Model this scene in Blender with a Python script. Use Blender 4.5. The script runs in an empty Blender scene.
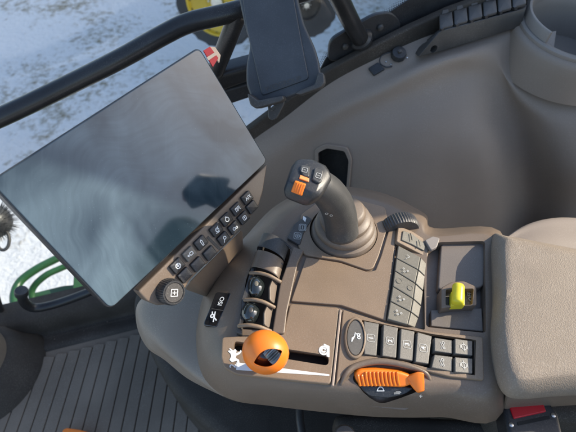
import bpy, bmesh, math, random
from mathutils import Vector, Matrix
random.seed(7)
S = bpy.context.scene
COL = S.collection
F = 433.0
PITCH = math.radians(50)
CAM = Vector((0, -.30, .38))
fw = Vector((0, math.cos(PITCH), -math.sin(PITCH)))
rt = Vector((1, 0, 0))
upv = Vector((0, math.sin(PITCH), math.cos(PITCH)))

# ---------- locating things ----------
def D(u, v):
    return fw + rt*(u-288)/F + upv*(216-v)/F
def PZ(u, v, z=0):
    d = D(u, v); return CAM + d*((z-CAM.z)/d.z)
def PP(u, v, o, n):
    d = D(u, v); return CAM + d*((o-CAM).dot(n)/d.dot(n))
def PT(u, v, t):            # t = distance along the view axis
    return CAM + D(u, v)*t
def pxr(p, n):              # n photo pixels as metres at point p
    return n*(p-CAM).dot(fw)/F
# plane of the side window (vertical), wn points into the cab
wa = math.radians(16)
wd = Vector((math.cos(wa), math.sin(wa), 0)); wn = Vector((math.sin(wa), -math.cos(wa), 0))
wo = Vector((-.444, .217, 0))
def PW(u, v, off=0):
    return PP(u, v, wo+wn*off, wn)

# ---------- materials ----------
MATS = {}
def mat(name, col, rough=.5, var=.12, vscale=30, bump=.1, bscale=900, metal=0, spec=.5, coat=0, dust=0, ior=None, voro=False, bdist=.0004, dustcol=(.55,.5,.44)):
    m = bpy.data.materials.new(name); m.use_nodes = True
    nt = m.node_tree; b = nt.nodes['Principled BSDF']; N = nt.nodes.new; L = nt.links.new
    b.inputs['Roughness'].default_value = rough; b.inputs['Metallic'].default_value = metal
    b.inputs['Specular IOR Level'].default_value = spec
    b.inputs['Coat Weight'].default_value = coat
    if ior: b.inputs['IOR'].default_value = ior
    g = N('ShaderNodeNewGeometry')
    n1 = N('ShaderNodeTexNoise'); n1.inputs['Scale'].default_value = vscale; n1.inputs['Detail'].default_value = 6
    L(g.outputs['Position'], n1.inputs['Vector'])
    mr = N('ShaderNodeMapRange'); mr.inputs[1].default_value = .3; mr.inputs[2].default_value = .7
    mr.inputs[3].default_value = 1-var; mr.inputs[4].default_value = 1+var
    L(n1.outputs['Fac'], mr.inputs[0])
    mx = N('ShaderNodeVectorMath'); mx.operation = 'SCALE'; mx.inputs[0].default_value = col
    L(mr.outputs[0], mx.inputs['Scale'])
    out = mx.outputs[0]
    if dust:
        n3 = N('ShaderNodeTexNoise'); n3.inputs['Scale'].default_value = 700; n3.inputs['Detail'].default_value = 3
        L(g.outputs['Position'], n3.inputs['Vector'])
        n4 = N('ShaderNodeTexNoise'); n4.inputs['Scale'].default_value = 14; n4.inputs['Detail'].default_value = 4
        L(g.outputs['Position'], n4.inputs['Vector'])
        m4 = N('ShaderNodeMapRange'); m4.inputs[1].default_value = .35; m4.inputs[2].default_value = .7; m4.inputs[3].default_value=.15
        L(n4.outputs['Fac'], m4.inputs[0])
        m3 = N('ShaderNodeMapRange'); m3.inputs[1].default_value = .52; m3.inputs[2].default_value = .75; m3.inputs[4].default_value = dust
        L(n3.outputs['Fac'], m3.inputs[0])
        mm = N('ShaderNodeMath'); mm.operation = 'MULTIPLY'; L(m3.outputs[0], mm.inputs[0]); L(m4.outputs[0], mm.inputs[1])
        mix = N('ShaderNodeMix'); mix.data_type = 'RGBA'; L(mm.outputs[0], mix.inputs[0]); L(out, mix.inputs[6])
        mix.inputs[7].default_value = (*dustcol, 1); out = mix.outputs[2]
    L(out, b.inputs['Base Color'])
    rr = N('ShaderNodeMapRange'); rr.inputs[3].default_value = max(.02, rough-.1); rr.inputs[4].default_value = min(1, rough+.1)
    n5 = N('ShaderNodeTexNoise'); n5.inputs['Scale'].default_value = 45; n5.inputs['Detail'].default_value = 5
    L(g.outputs['Position'], n5.inputs['Vector']); L(n5.outputs['Fac'], rr.inputs[0]); L(rr.outputs[0], b.inputs['Roughness'])
    if bump:
        if voro:
            t = N('ShaderNodeTexVoronoi'); t.inputs['Scale'].default_value = bscale; o = t.outputs['Distance']
        else:
            t = N('ShaderNodeTexNoise'); t.inputs['Scale'].default_value = bscale; t.inputs['Detail'].default_value = 3; o = t.outputs['Fac']
        L(g.outputs['Position'], t.inputs['Vector'])
        bp = N('ShaderNodeBump'); bp.inputs['Strength'].default_value = bump; bp.inputs['Distance'].default_value = bdist
        L(o, bp.inputs['Height']); L(bp.outputs[0], b.inputs['Normal'])
    MATS[name] = m; return m

TAUPE = mat('taupe_moulding', (.250, .200, .158), .6, .06, 9, .25, 1100, dust=.25)
TAUPE_D = mat('taupe_cup', (.25, .215, .185), .5, .06, 12, .25, 1100, dust=.2)
TAN = mat('tan_plastic', (.215, .150, .096), .5, .08, 25, .35, 900, dust=.15)
TANL = mat('tan_highlight', (.33, .25, .19), .4, .06, 40, .1, 900)
BROWN = mat('brown_shell', (.150, .110, .078), .42, .08, 20, .18, 900, dust=.12)
GREYSH = mat('grey_shell', (.21, .17, .132), .5, .07, 14, .25, 900, dust=.3)
PAD = mat('pad_vinyl', (.225, .178, .132), .7, .07, 30, .5, 950, voro=True, bdist=.0005, dust=.3)
KEYG = mat('sage_key', (.155, .140, .108), .5, .08, 60, .15, 900, dust=.25)
KEYD = mat('dark_key', (.11, .100, .085), .45, .1, 60, .15, 900, dust=.25)
BLK = mat('black_plastic', (.022, .023, .025), .4, .2, 40, .2, 900, dust=.12)
BLKG = mat('gloss_black', (.012, .012, .013), .12, .2, 40, 0, coat=.5)
CHAR = mat('charcoal_plastic', (.056, .052, .048), .45, .15, 40, .3, 900, dust=.12)
CHARL = mat('grip_plastic', (.050, .050, .049), .42, .12, 60, .3, 1200, dust=.1)
HOLD = mat('holder_rubber', (.044, .047, .052), .42, .3, 18, .12, 800, dust=.1, dustcol=(.3,.33,.38))
VOID = mat('deep_black', (.008, .008, .008), .8, .1)
BOOT = mat('boot_rubber', (.165, .125, .092), .5, .1, 50, .2, 900, dust=.12)
ORANGE = mat('orange_plastic', (.85, .20, .015), .38, .06, 60, .1, 700)
ORANGL = mat('pale_orange', (.85, .30, .09), .4, .06, 60, .1, 700)
YELLOW = mat('yellow_plastic', (.75, .62, .03), .4, .06, 60, .1, 700)
WHITE = mat('white_print', (.75, .76, .74), .5, .05)
GREYP = mat('grey_print', (.40, .40, .38), .5, .05)
RED = mat('red_plastic', (.50, .012, .02), .35, .06)
REDS = mat('red_sticker', (.62, .03, .03), .5, .1)
CREAM = mat('cream_sticker', (.75, .55, .38), .5, .1)
FLOORM = mat('floor_rubber', (.21, .168, .128), .85, .2, 8, .35, 500, dust=.3, spec=.15)
GROOVE = mat('floor_groove', (.03, .03, .032), .7, .1)
TUBE = mat('black_tube_paint', (.018, .018, .019), .32, .2, 30, .12, 300, dust=.1)
STEEL = mat('steel', (.5, .5, .48), .3, .1, 40, 0, metal=1)
GREEN = mat('green_paint', (.02, .085, .03), .35, .12, 10, .1, 100, dust=.2)
RIMY = mat('yellow_rim_paint', (.62, .42, .03), .4, .2, 3, .1, 100)
TYRE = mat('tyre_rubber', (.03, .03, .032), .7, .3, 5, .3, 60)
LENS = mat('roller_gloss', (.016, .02, .02), .08, .2, 40, 0, coat=1)
SEATB = mat('dark_base', (.050, .042, .034), .7, .2, 14, .3, 600, dust=.2, spec=.25)
DKGREY = mat('lid_grey', (.15, .125, .105), .45, .07, 20, .25, 900, dust=.12)

WHEELM = mat('worn_metal', (.22, .22, .21), .28, .15, 40, 0, metal=1)
# monitor glass: dark panel with smears, dust and a painted blue-grey sky reflection
def screen_mat():
    m = bpy.data.materials.new('smear_and_sheen_screen'); m.use_nodes = True
    nt = m.node_tree; b = nt.nodes['Principled BSDF']; N = nt.nodes.new; L = nt.links.new
    g = N('ShaderNodeNewGeometry')
    w = N('ShaderNodeTexNoise'); w.inputs['Scale'].default_value = 11; w.inputs['Detail'].default_value = 3; w.inputs['Distortion'].default_value=.8
    L(g.outputs['Position'], w.inputs['Vector'])
    # wiping arcs: noise stretched round a centre
    sub = N('ShaderNodeVectorMath'); sub.operation = 'SUBTRACT'; sub.inputs[1].default_value = (-.16, .06, .02); L(g.outputs['Position'], sub.inputs[0])
    ln = N('ShaderNodeVectorMath'); ln.operation = 'LENGTH'
    dn0 = N('ShaderNodeTexNoise'); dn0.inputs['Scale'].default_value = 9; dn0.inputs['Detail'].default_value = 2; L(g.outputs['Position'], dn0.inputs['Vector'])
    ad = N('ShaderNodeVectorMath'); ad.operation = 'MULTIPLY_ADD'; L(dn0.outputs['Color'], ad.inputs[0]); ad.inputs[1].default_value = (.07, .07, .07); L(sub.outputs[0], ad.inputs[2]); L(ad.outputs[0], ln.inputs[0])
    cx_ = N('ShaderNodeCombineXYZ'); L(ln.outputs['Value'], cx_.inputs[0])
    mpw = N('ShaderNodeMapping'); mpw.inputs['Scale'].default_value = (330, 1, 1); L(cx_.outputs[0], mpw.inputs[0])
    sc3 = N('ShaderNodeVectorMath'); sc3.operation = 'MULTIPLY_ADD'; L(g.outputs['Position'], sc3.inputs[0]); sc3.inputs[1].default_value = (22, 22, 22); L(mpw.outputs[0], sc3.inputs[2])
    wv = N('ShaderNodeTexNoise'); wv.inputs['Scale'].default_value = 1; wv.inputs['Detail'].default_value = 5; wv.inputs['Roughness'].default_value = .6; L(sc3.outputs[0], wv.inputs['Vector'])
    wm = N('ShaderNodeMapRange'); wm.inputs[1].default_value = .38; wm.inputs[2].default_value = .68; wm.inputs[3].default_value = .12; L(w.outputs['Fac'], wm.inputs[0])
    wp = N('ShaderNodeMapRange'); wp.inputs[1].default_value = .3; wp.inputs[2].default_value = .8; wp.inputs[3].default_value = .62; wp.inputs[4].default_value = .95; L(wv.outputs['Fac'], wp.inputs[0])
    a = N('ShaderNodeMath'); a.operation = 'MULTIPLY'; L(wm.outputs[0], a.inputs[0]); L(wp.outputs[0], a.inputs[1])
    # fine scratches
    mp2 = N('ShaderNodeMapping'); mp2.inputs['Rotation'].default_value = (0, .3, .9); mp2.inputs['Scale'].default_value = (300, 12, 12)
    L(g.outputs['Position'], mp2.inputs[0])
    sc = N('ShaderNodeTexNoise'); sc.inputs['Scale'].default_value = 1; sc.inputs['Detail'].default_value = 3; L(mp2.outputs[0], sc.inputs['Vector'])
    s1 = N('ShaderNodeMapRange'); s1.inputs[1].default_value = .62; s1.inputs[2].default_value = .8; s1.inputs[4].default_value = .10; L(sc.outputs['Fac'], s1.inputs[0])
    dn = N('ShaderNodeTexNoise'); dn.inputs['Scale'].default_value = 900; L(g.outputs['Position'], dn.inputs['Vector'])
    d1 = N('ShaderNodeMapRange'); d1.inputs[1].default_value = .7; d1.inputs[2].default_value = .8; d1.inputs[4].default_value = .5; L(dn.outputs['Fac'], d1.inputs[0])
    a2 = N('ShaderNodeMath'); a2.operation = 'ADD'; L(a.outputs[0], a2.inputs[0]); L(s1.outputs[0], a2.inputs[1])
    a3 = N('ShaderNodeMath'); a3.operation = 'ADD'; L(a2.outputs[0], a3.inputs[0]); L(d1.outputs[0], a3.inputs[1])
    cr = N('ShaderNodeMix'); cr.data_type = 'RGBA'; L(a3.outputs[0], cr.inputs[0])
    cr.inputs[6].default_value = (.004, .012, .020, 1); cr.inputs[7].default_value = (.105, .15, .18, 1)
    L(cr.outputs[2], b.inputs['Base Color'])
    rg = N('ShaderNodeMapRange'); rg.inputs[3].default_value = .05; rg.inputs[4].default_value = .2; L(a3.outputs[0], rg.inputs[0]); L(rg.outputs[0], b.inputs['Roughness'])
    b.inputs['IOR'].default_value = 1.52
    return m
SCREEN = screen_mat()

def glass_mat():
    m = bpy.data.materials.new('window_glass'); m.use_nodes = True
    nt = m.node_tree; N = nt.nodes.new; L = nt.links.new
    nt.nodes.remove(nt.nodes['Principled BSDF']); o = nt.nodes['Material Output']
    t = N('ShaderNodeBsdfTransparent'); t.inputs[0].default_value = (.96, .98, .98, 1)
    gl = N('ShaderNodeBsdfGlossy'); gl.inputs['Roughness'].default_value = .02
    mx = N('ShaderNodeMixShader'); mx.inputs[0].default_value = .035; L(t.outputs[0], mx.inputs[1]); L(gl.outputs[0], mx.inputs[2])
    L(mx.outputs[0], o.inputs[0]); return m
GLASS = glass_mat()

def snow_mat():
    m = bpy.data.materials.new('snow_and_grass'); m.use_nodes = True
    nt = m.node_tree; b = nt.nodes['Principled BSDF']; N = nt.nodes.new; L = nt.links.new
    g = N('ShaderNodeNewGeometry')
    n1 = N('ShaderNodeTexNoise'); n1.inputs['Scale'].default_value = 1.1; n1.inputs['Detail'].default_value = 4; L(g.outputs['Position'], n1.inputs['Vector'])
    n2 = N('ShaderNodeTexNoise'); n2.inputs['Scale'].default_value = 13; n2.inputs['Detail'].default_value = 8; n2.inputs['Roughness'].default_value = .7; L(g.outputs['Position'], n2.inputs['Vector'])
    a = N('ShaderNodeMath'); a.operation = 'MULTIPLY_ADD'; L(n1.outputs['Fac'], a.inputs[0]); a.inputs[1].default_value = .9; L(n2.outputs['Fac'], a.inputs[2])
    # more bare grass close to the cab and far along
    r = N('ShaderNodeMapRange'); r.inputs[1].default_value = .95; r.inputs[2].default_value = 1.16; L(a.outputs[0], r.inputs[0])
    g2 = N('ShaderNodeTexNoise'); g2.inputs['Scale'].default_value = 90; g2.inputs['Detail'].default_value = 3; L(g.outputs['Position'], g2.inputs['Vector'])
    c2 = N('ShaderNodeMix'); c2.data_type = 'RGBA'; L(g2.outputs['Fac'], c2.inputs[0]); c2.inputs[6].default_value = (.10, .085, .05, 1); c2.inputs[7].default_value = (.42, .36, .24, 1)
    cm = N('ShaderNodeMix'); cm.data_type = 'RGBA'; L(r.outputs[0], cm.inputs[0]); cm.inputs[6].default_value = (.86, .87, .89, 1); L(c2.outputs[2], cm.inputs[7])
    L(cm.outputs[2], b.inputs['Base Color']); b.inputs['Roughness'].default_value = .6
    bp = N('ShaderNodeBump'); bp.inputs['Strength'].default_value = 1; bp.inputs['Distance'].default_value = .07; L(a.outputs[0], bp.inputs['Height']); L(bp.outputs[0], b.inputs['Normal'])
    return m
SNOW = snow_mat()

# ---------- object helpers ----------
def tag(o, label=None, cat=None, group=None, kind=None):
    for k, v in (('label', label), ('category', cat), ('group', group), ('kind', kind)):
        if v: o[k] = v
    return o
def empty(name, loc, label, cat, group=None):
    o = bpy.data.objects.new(name, None); COL.objects.link(o); o.location = loc
    o.empty_display_size = .02
    return tag(o, label, cat, group)
WLOC = {}
def obj(name, bm, m, parent=None, sharp=38, label=None):
    if isinstance(bm, bpy.types.Mesh):
        me = bm
    else:
        bmesh.ops.recalc_face_normals(bm, faces=bm.faces) if False else None
        me = None
    if me is None:
        lim = math.radians(sharp)
        for f in bm.faces: f.smooth = True
        for e in bm.edges:
            if len(e.link_faces) == 2:
                e.smooth = e.link_faces[0].normal.angle(e.link_faces[1].normal, 0) < lim
        me = bpy.data.meshes.new(name); bm.to_mesh(me); bm.free()
    vs = [v.co.copy() for v in me.vertices]
    if parent is not None:
        off = parent.get('_w'); base = Vector(off) if off is not None else parent.location.copy()
    n = max(1, len(vs)); c = Vector((sum(v.x for v in vs)/n, sum(v.y for v in vs)/n, min([v.z for v in vs] or [0])))
    me.transform(Matrix.Translation(-c))
    o = bpy.data.objects.new(name, me); COL.objects.link(o)
    o.location = c - (base if parent is not None else Vector((0, 0, 0)))
    if parent is not None: o.parent = parent
    o['_w'] = list(c)
    if m: me.materials.append(m)
    if label: o['label'] = label
    return o

def NB():
    return bmesh.new()
def frame_from(pts, up=None):
    c = Vector((0, 0, 0))
    for p in pts: c += p
    c /= len(pts)
    n = Vector((0, 0, 0))
    for i in range(len(pts)):
        a = pts[i]-c; b = pts[(i+1) % len(pts)]-c; n += a.cross(b)
    n.normalize()
    if n.dot(up if up else (CAM-c)) < 0: n = -n
    ex = (pts[1]-pts[0]); ex -= n*ex.dot(n); ex.normalize(); ey = n.cross(ex)
    return c, ex, ey, n
def area2(p):
    return sum(p[i][0]*p[(i+1) % len(p)][1]-p[(i+1) % len(p)][0]*p[i][1] for i in range(len(p)))/2
def rounded(p, r, seg=5):
    if r <= 0: return [Vector(q) for q in p]
    out = []
    n = len(p)
    for i in range(n):
        a = Vector(p[i-1]); b = Vector(p[i]); c = Vector(p[(i+1) % n])
        d1 = (a-b); d2 = (c-b); l1 = d1.length; l2 = d2.length
        if l1 < 1e-7 or l2 < 1e-7: out += [b.copy() for _ in range(seg+1)]; continue
        d1 /= l1; d2 /= l2
        t = min(r, l1*.45, l2*.45)
        p0 = b+d1*t; p2 = b+d2*t
        for k in range(seg+1):
            s = k/seg
            out.append(p0*(1-s)**2 + b*2*s*(1-s) + p2*s*s)
    return out
def inset(p, d):
    n = len(p); out = []
    for i in range(n):
        a, b, c = p[i-1], p[i], p[(i+1) % n]
        e1 = (b-a); e2 = (c-b)
        if e1.length < 1e-9 or e2.length < 1e-9: out.append(b.copy()); continue
        n1 = Vector((-e1.y, e1.x)).normalized(); n2 = Vector((-e2.y, e2.x)).normalized()
        m = n1+n2
        if m.length < 1e-6: out.append(b+n1*d); continue
        m.normalize(); k = d/max(.35, m.dot(n1)); out.append(b+m*k)
    return out
def slab_bm(pts, th, b=.0008, r=0, up=None, bm=None, rise=0, seg=5, crown=0):
    """closed plate: top outline pts (3D), going down th; rounded corners r, edge rounding b"""
    bm = bm or NB()
    c, ex, ey, n = frame_from(pts, up)
    p = [Vector(((q-c).dot(ex), (q-c).dot(ey))) for q in pts]
    if area2(p) < 0: p.reverse()
    rings = []
    def ring(d, h):
        pp = rounded(inset(p, d) if d else p, max(r-d*.6, 1e-5) if r > 0 else 0, seg)
        rings.append([bm.verts.new(c+ex*q.x+ey*q.y+n*(h if h == -th else h+rise)) for q in pp])
    ring(0, -th); ring(0, -b if b < th else -th*.5)
    if b > 0:
        for k in (1, 2, 3):
            a = k/3*math.pi/2
            ring(b*(1-math.cos(a)), -b+b*math.sin(a))
        if not crown: ring(b*1.35, 0)
    for i in range(len(rings)-1):
        A, B = rings[i], rings[i+1]; m = len(A)
        for j in range(m): bm.faces.new((A[j], A[(j+1) % m], B[(j+1) % m], B[j]))
    bm.faces.new(list(reversed(rings[0])))
    if crown:
        cv = bm.verts.new(c+n*(rise+crown)); A = rings[-1]
        mid = [bm.verts.new(v.co.lerp(cv.co, .5)+n*crown*.25) for v in A]; m = len(A)
        for j in range(m):
            bm.faces.new((A[j], A[(j+1) % m], mid[(j+1) % m], mid[j])); bm.faces.new((mid[j], mid[(j+1) % m], cv))
    else:
        bm.faces.new(rings[-1])
    bm.normal_update(); bmesh.ops.triangulate(bm, faces=[f for f in bm.faces if len(f.verts) > 4], ngon_method='EAR_CLIP')
    bm.normal_update()
    return bm
def zs(lst, z=0):
    return [PZ(q[0], q[1], q[2] if len(q) > 2 else z) for q in lst]
def plate(name, px, z, th, m, parent, b=.0008, r=.001, **k):
    return obj(name, slab_bm(zs(px, z), th, b, r, Vector((0, 0, 1)), **k), m, parent)

def catmull(P, n=6, closed=False):
    out = []; m = len(P)
    rng = range(m if closed else m-1)
    for i in rng:
        if closed: a, b, c, d = P[i-1], P[i], P[(i+1) % m], P[(i+2) % m]
        else: a, b, c, d = P[max(0, i-1)], P[i], P[i+1], P[min(m-1, i+2)]
        for k in range(n):
            t = k/n
            out.append(((b*2)+(c-a)*t+(a*2-b*5+c*4-d)*t*t+(b*3-a-c*3+d)*t**3)*.5)
    if not closed: out.append(P[-1])
    return out
def loft_closed(rings, bm=None, cap0=False, cap1=True):
    bm = bm or NB(); R_ = [[bm.verts.new(p) for p in r] for r in rings]
    for i in range(len(R_)-1):
        A, B = R_[i], R_[i+1]; m = len(A)
        for j in range(m): bm.faces.new((A[j], A[(j+1) % m], B[(j+1) % m], B[j]))
    if cap0: bm.faces.new(list(reversed(R_[0])))
    if cap1: bm.faces.new(R_[-1])
    bm.normal_update(); bmesh.ops.triangulate(bm, faces=[f for f in bm.faces if len(f.verts) > 4], ngon_method='EAR_CLIP')
    bmesh.ops.recalc_face_normals(bm, faces=bm.faces); bm.normal_update()
    return bm
def grid(rows, nu=5, nv=5, th=.004, bm=None):
    """smooth sheet through rows of control points, with thickness"""
    bm = bm or NB()
    R1 = [catmull(r, nu) for r in rows]
    cols = [catmull([R1[i][j] for i in range(len(R1))], nv) for j in range(len(R1[0]))]
    V = [[bm.verts.new(p) for p in c] for c in cols]
    fs = []
    for i in range(len(V)-1):
        for j in range(len(V[0])-1):
            fs.append(bm.faces.new((V[i][j], V[i+1][j], V[i+1][j+1], V[i][j+1])))
    bm.normal_update()
    if sum((CAM-f.calc_center_median()).dot(f.normal) for f in fs) < 0:
        bmesh.ops.reverse_faces(bm, faces=fs)
    bm.normal_update()
    if th:
        vs = {v: bm.verts.new(v.co-v.normal*th) for c in V for v in c}
        for f in fs: bm.faces.new([vs[v] for v in reversed(f.verts)])
        for e in [e for e in bm.edges if len(e.link_faces) == 1 and e.verts[0] in vs and e.verts[1] in vs]:
            a, b = e.verts; bm.faces.new((a, b, vs[b], vs[a]))
        bmesh.ops.recalc_face_normals(bm, faces=bm.faces); bm.normal_update()
    return bm
def tube_bm(P, r, n=18, sub=6, bm=None, flat=None, capr=.35):
    bm = bm or NB()
    rr = r if isinstance(r, (list, tuple)) else [r]*len(P)
    Q = catmull([Vector((*p, q)) if False else p for p in P], sub); rad = []
    for i in range(len(P)-1):
        for k in range(sub):
            t = k/sub; t = t*t*(3-2*t); rad.append(rr[i]*(1-t)+rr[i+1]*t)
    rad.append(rr[-1])
    rings = []; prev = None
    L_ = list(zip(Q, rad))
    T = [(Q[min(i+1, len(Q)-1)]-Q[max(i-1, 0)]).normalized() for i in range(len(Q))]
    ref = Vector((0, 0, 1)) if abs(T[0].z) < .9 else Vector((1, 0, 0))
    items = []
    # rounded caps
    items.append((Q[0]-T[0]*rad[0]*capr, rad[0]*.6, T[0])); items.append((Q[0]-T[0]*rad[0]*capr*.5, rad[0]*.9, T[0]))
    items += [(Q[i], rad[i], T[i]) for i in range(len(Q))]
    items.append((Q[-1]+T[-1]*rad[-1]*capr*.5, rad[-1]*.9, T[-1])); items.append((Q[-1]+T[-1]*rad[-1]*capr, rad[-1]*.6, T[-1]))
    for (c, ra, t) in items:
        x = ref-t*ref.dot(t); x.normalize(); ref = x; y = t.cross(x)
        fl = flat or 1
        rings.append([c+(x*math.cos(a)+y*math.sin(a)*fl)*ra for a in [2*math.pi*k/n for k in range(n)]])
    return loft_closed(rings, bm, True, True)
def lathe(c, ax, prof, n=40, bm=None, xr=None, rib=None, close=True):
    """prof: list of (radius, height along ax); rib=(count, depth, h0, h1) for fluting"""
    bm = bm or NB(); ax = ax.normalized()
    x = (xr or (Vector((1, 0, 0)) if abs(ax.x) < .9 else Vector((0, 1, 0)))); x = (x-ax*x.dot(ax)).normalized(); y = ax.cross(x)
    rings = []
    for (r, h) in prof:
        ring = []
        for k in range(n):
            a = 2*math.pi*k/n; q = r
            if rib and rib[2] <= h <= rib[3]:
                q -= rib[1]*(.5+.5*math.cos(a*rib[0]))
            ring.append(c+ax*h+(x*math.cos(a)+y*math.sin(a))*max(q, 1e-5))
        rings.append(ring)
    return loft_closed(rings, bm, close, close)
def hull_bm(pts, b=.002, seg=3):
    bm = NB(); vs = [bm.verts.new(p) for p in pts]
    r = bmesh.ops.convex_hull(bm, input=vs)
    bmesh.ops.delete(bm, geom=[v for v in bm.verts if not v.link_faces], context='VERTS')
    bmesh.ops.dissolve_limit(bm, angle_limit=math.radians(4), verts=bm.verts, edges=bm.edges)
    bmesh.ops.recalc_face_normals(bm, faces=bm.faces)
    if b: bmesh.ops.bevel(bm, geom=list(bm.edges), offset=b, segments=seg, affect='EDGES', profile=.5)
    bm.normal_update(); return bm
def ball_bm(c, rx, ry, rz, ax=None, n=28):
    bm = NB(); bmesh.ops.create_uvsphere(bm, u_segments=n, v_segments=n//2, radius=1)
    M = Matrix.Diagonal((rx, ry, rz, 1))
    if ax: M = ax.to_4x4() @ M
    bm.transform(Matrix.Translation(c) @ M); bm.normal_update(); return bm
def cut(o, cutter):
    """subtract cutter bmesh (world space) from object o"""
    w = Vector(o['_w']); me = bpy.data.meshes.new('c'); bmesh.ops.recalc_face_normals(cutter, faces=cutter.faces); cutter.to_mesh(me); cutter.free()
    me.transform(Matrix.Translation(-w)); co = bpy.data.objects.new('c', me); COL.objects.link(co)
    t = bpy.data.objects.new('t', o.data); COL.objects.link(t)
    md = t.modifiers.new('b', 'BOOLEAN'); md.operation = 'DIFFERENCE'; md.solver = 'EXACT'; md.object = co
    dg = bpy.context.evaluated_depsgraph_get(); dg.update()
    nm = bpy.data.meshes.new_from_object(t.evaluated_get(dg))
    bm = NB(); bm.from_mesh(nm); bm.normal_update(); lim = math.radians(38)
    for f in bm.faces: f.smooth = True
    for e in bm.edges:
        if len(e.link_faces) == 2: e.smooth = e.link_faces[0].normal.angle(e.link_faces[1].normal, 0) < lim
    bm.to_mesh(nm); bm.free()
    nm.name = o.data.name+'_cut'
    o.data = nm
    bpy.data.objects.remove(t); bpy.data.objects.remove(co)
    if not nm.materials: nm.materials.append(MATS['tan_plastic'])
def resc(px, z=0, th=.03, r=.002, rise=.01):
    return slab_bm(zs(px, z), th, 0, r, Vector((0, 0, 1)), rise=rise)

# glyphs: ex reading direction, ey glyph up, n outward
def strokes(lines, c, ex, ey, n, s, w=.09, h=.0002):
    """lines: list of polylines in unit square coords (-.5...5)"""
    bm = NB(); i = 0; n = n.normalized(); ex = (ex-n*ex.dot(n)).normalized(); ey = (ey-n*ey.dot(n)); ey = (ey-ex*ey.dot(ex)).normalized()
    for ln in lines:
        for a, b in zip(ln[:-1], ln[1:]):
            A = Vector(a); B = Vector(b); d = (B-A)
            if d.length < 1e-6: continue
            d.normalize(); q = Vector((-d.y, d.x))*w/2; e = d*w*.4
            hh = h+(i % 7)*.00001; i += 1
            pts = [A-e-q, B+e-q, B+e+q, A-e+q]
            vs = [bm.verts.new(c+(ex*p.x+ey*p.y)*s+n*hh) for p in pts]; f = bm.faces.new(vs)
    bm.normal_update()
    for f in bm.faces:
        if f.normal.dot(n) < 0: f.normal_flip()
    bm.normal_update(); return bm
def circ(r=.4, cx=0, cy=0, n=18, a0=0, a1=360):
    return [(cx+r*math.cos(math.radians(a0+(a1-a0)*k/n)), cy+r*math.sin(math.radians(a0+(a1-a0)*k/n))) for k in range(n+1)]
def rbox(w, h, r=.1, cx=0, cy=0):
    p = rounded([(cx-w/2, cy-h/2), (cx+w/2, cy-h/2), (cx+w/2, cy+h/2), (cx-w/2, cy+h/2)], r, 3); p = [(q[0], q[1]) for q in p]; return p+[p[0]]
def text_me(txt, c, ex, ey, n, size, h=.0002):
    n = n.normalized(); ex = (ex-n*ex.dot(n)).normalized(); ey = (ey-n*ey.dot(n)); ey = (ey-ex*ey.dot(ex)).normalized()
    cu = bpy.data.curves.new('txt', 'FONT'); cu.body = txt; cu.size = size; cu.align_x = 'CENTER'; cu.align_y = 'CENTER'; cu.offset = size*.012
    t = bpy.data.objects.new('t', cu); COL.objects.link(t)
    dg = bpy.context.evaluated_depsgraph_get(); dg.update()
    me = bpy.data.meshes.new_from_object(t.evaluated_get(dg)); bpy.data.objects.remove(t)
    M = Matrix(((ex.x, ey.x, n.x, c.x+n.x*h), (ex.y, ey.y, n.y, c.y+n.y*h), (ex.z, ey.z, n.z, c.z+n.z*h), (0, 0, 0, 1)))
    me.transform(M); return me
Z = Vector((0, 0, 1)); GX = Vector((.06, 1, 0)).normalized(); GY = Vector((-1, .06, 0)).normalized()

# =====================================================================
# OUTSIDE
# =====================================================================
bm = NB(); bmesh.ops.create_grid(bm, x_segments=90, y_segments=90, size=30)
for v in bm.verts:
    v.co.z = -2.0+.05*math.sin(v.co.x*1.7)*math.cos(v.co.y*1.3); v.co.y += 20
g = obj('ground', bm, SNOW); tag(g, 'trampled snow with dry grass poking through', kind='structure')

def wheel(c, ax, R, rim, name, label, group=None, rm=None):
    t = empty(name, c-Vector((0, 0, R)), label, 'wheel', group)
    obj('tyre', lathe(c, ax, [(rim*.98, -.2*R), (R*.93, -.24*R), (R, -.18*R), (R, .18*R), (R*.93, .24*R), (rim*.98, .2*R), (rim*.94, .1*R), (rim*.94, -.1*R)], 64, rib=(22, R*.04, -.19*R, .19*R), close=False), TYRE, t)
    obj('rim', lathe(c, ax, [(rim*.97, .2*R), (rim*.93, .19*R), (rim*.9, .08*R), (rim*.4, .02*R), (rim*.36, .06*R), (rim*.2, .07*R), (.001, .07*R)], 40, close=False), rm or RIMY, t)
    obj('hub', lathe(c, ax, [(rim*.2, .07*R), (rim*.18, .15*R), (.001, .16*R)], 24), STEEL, t)
    x = ax.orthogonal().normalized(); y = ax.cross(x)
    for k in range(8):
        a = k*math.pi/4; obj('nut', lathe(c+(x*math.cos(a)+y*math.sin(a))*rim*.29+ax*.06*R, ax, [(rim*.03, 0), (rim*.03, .04*R), (.0005, .045*R)], 6), STEEL, t)
    return t
wheel(PT(219, 1, 3.7), Vector((-.25, -.95, .15)).normalized(), .38, .28, 'implement_wheel', 'yellow rimmed machine wheel outside, behind the long black grab rail')
# dark machine wheel beyond the frit
wheel(PT(306, 4, 3.6), Vector((.1, -.98, .1)).normalized(), .27, .12, 'implement_wheel', 'small dark tyred wheel outside, right of the phone holder', rm=SEATB)
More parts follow.
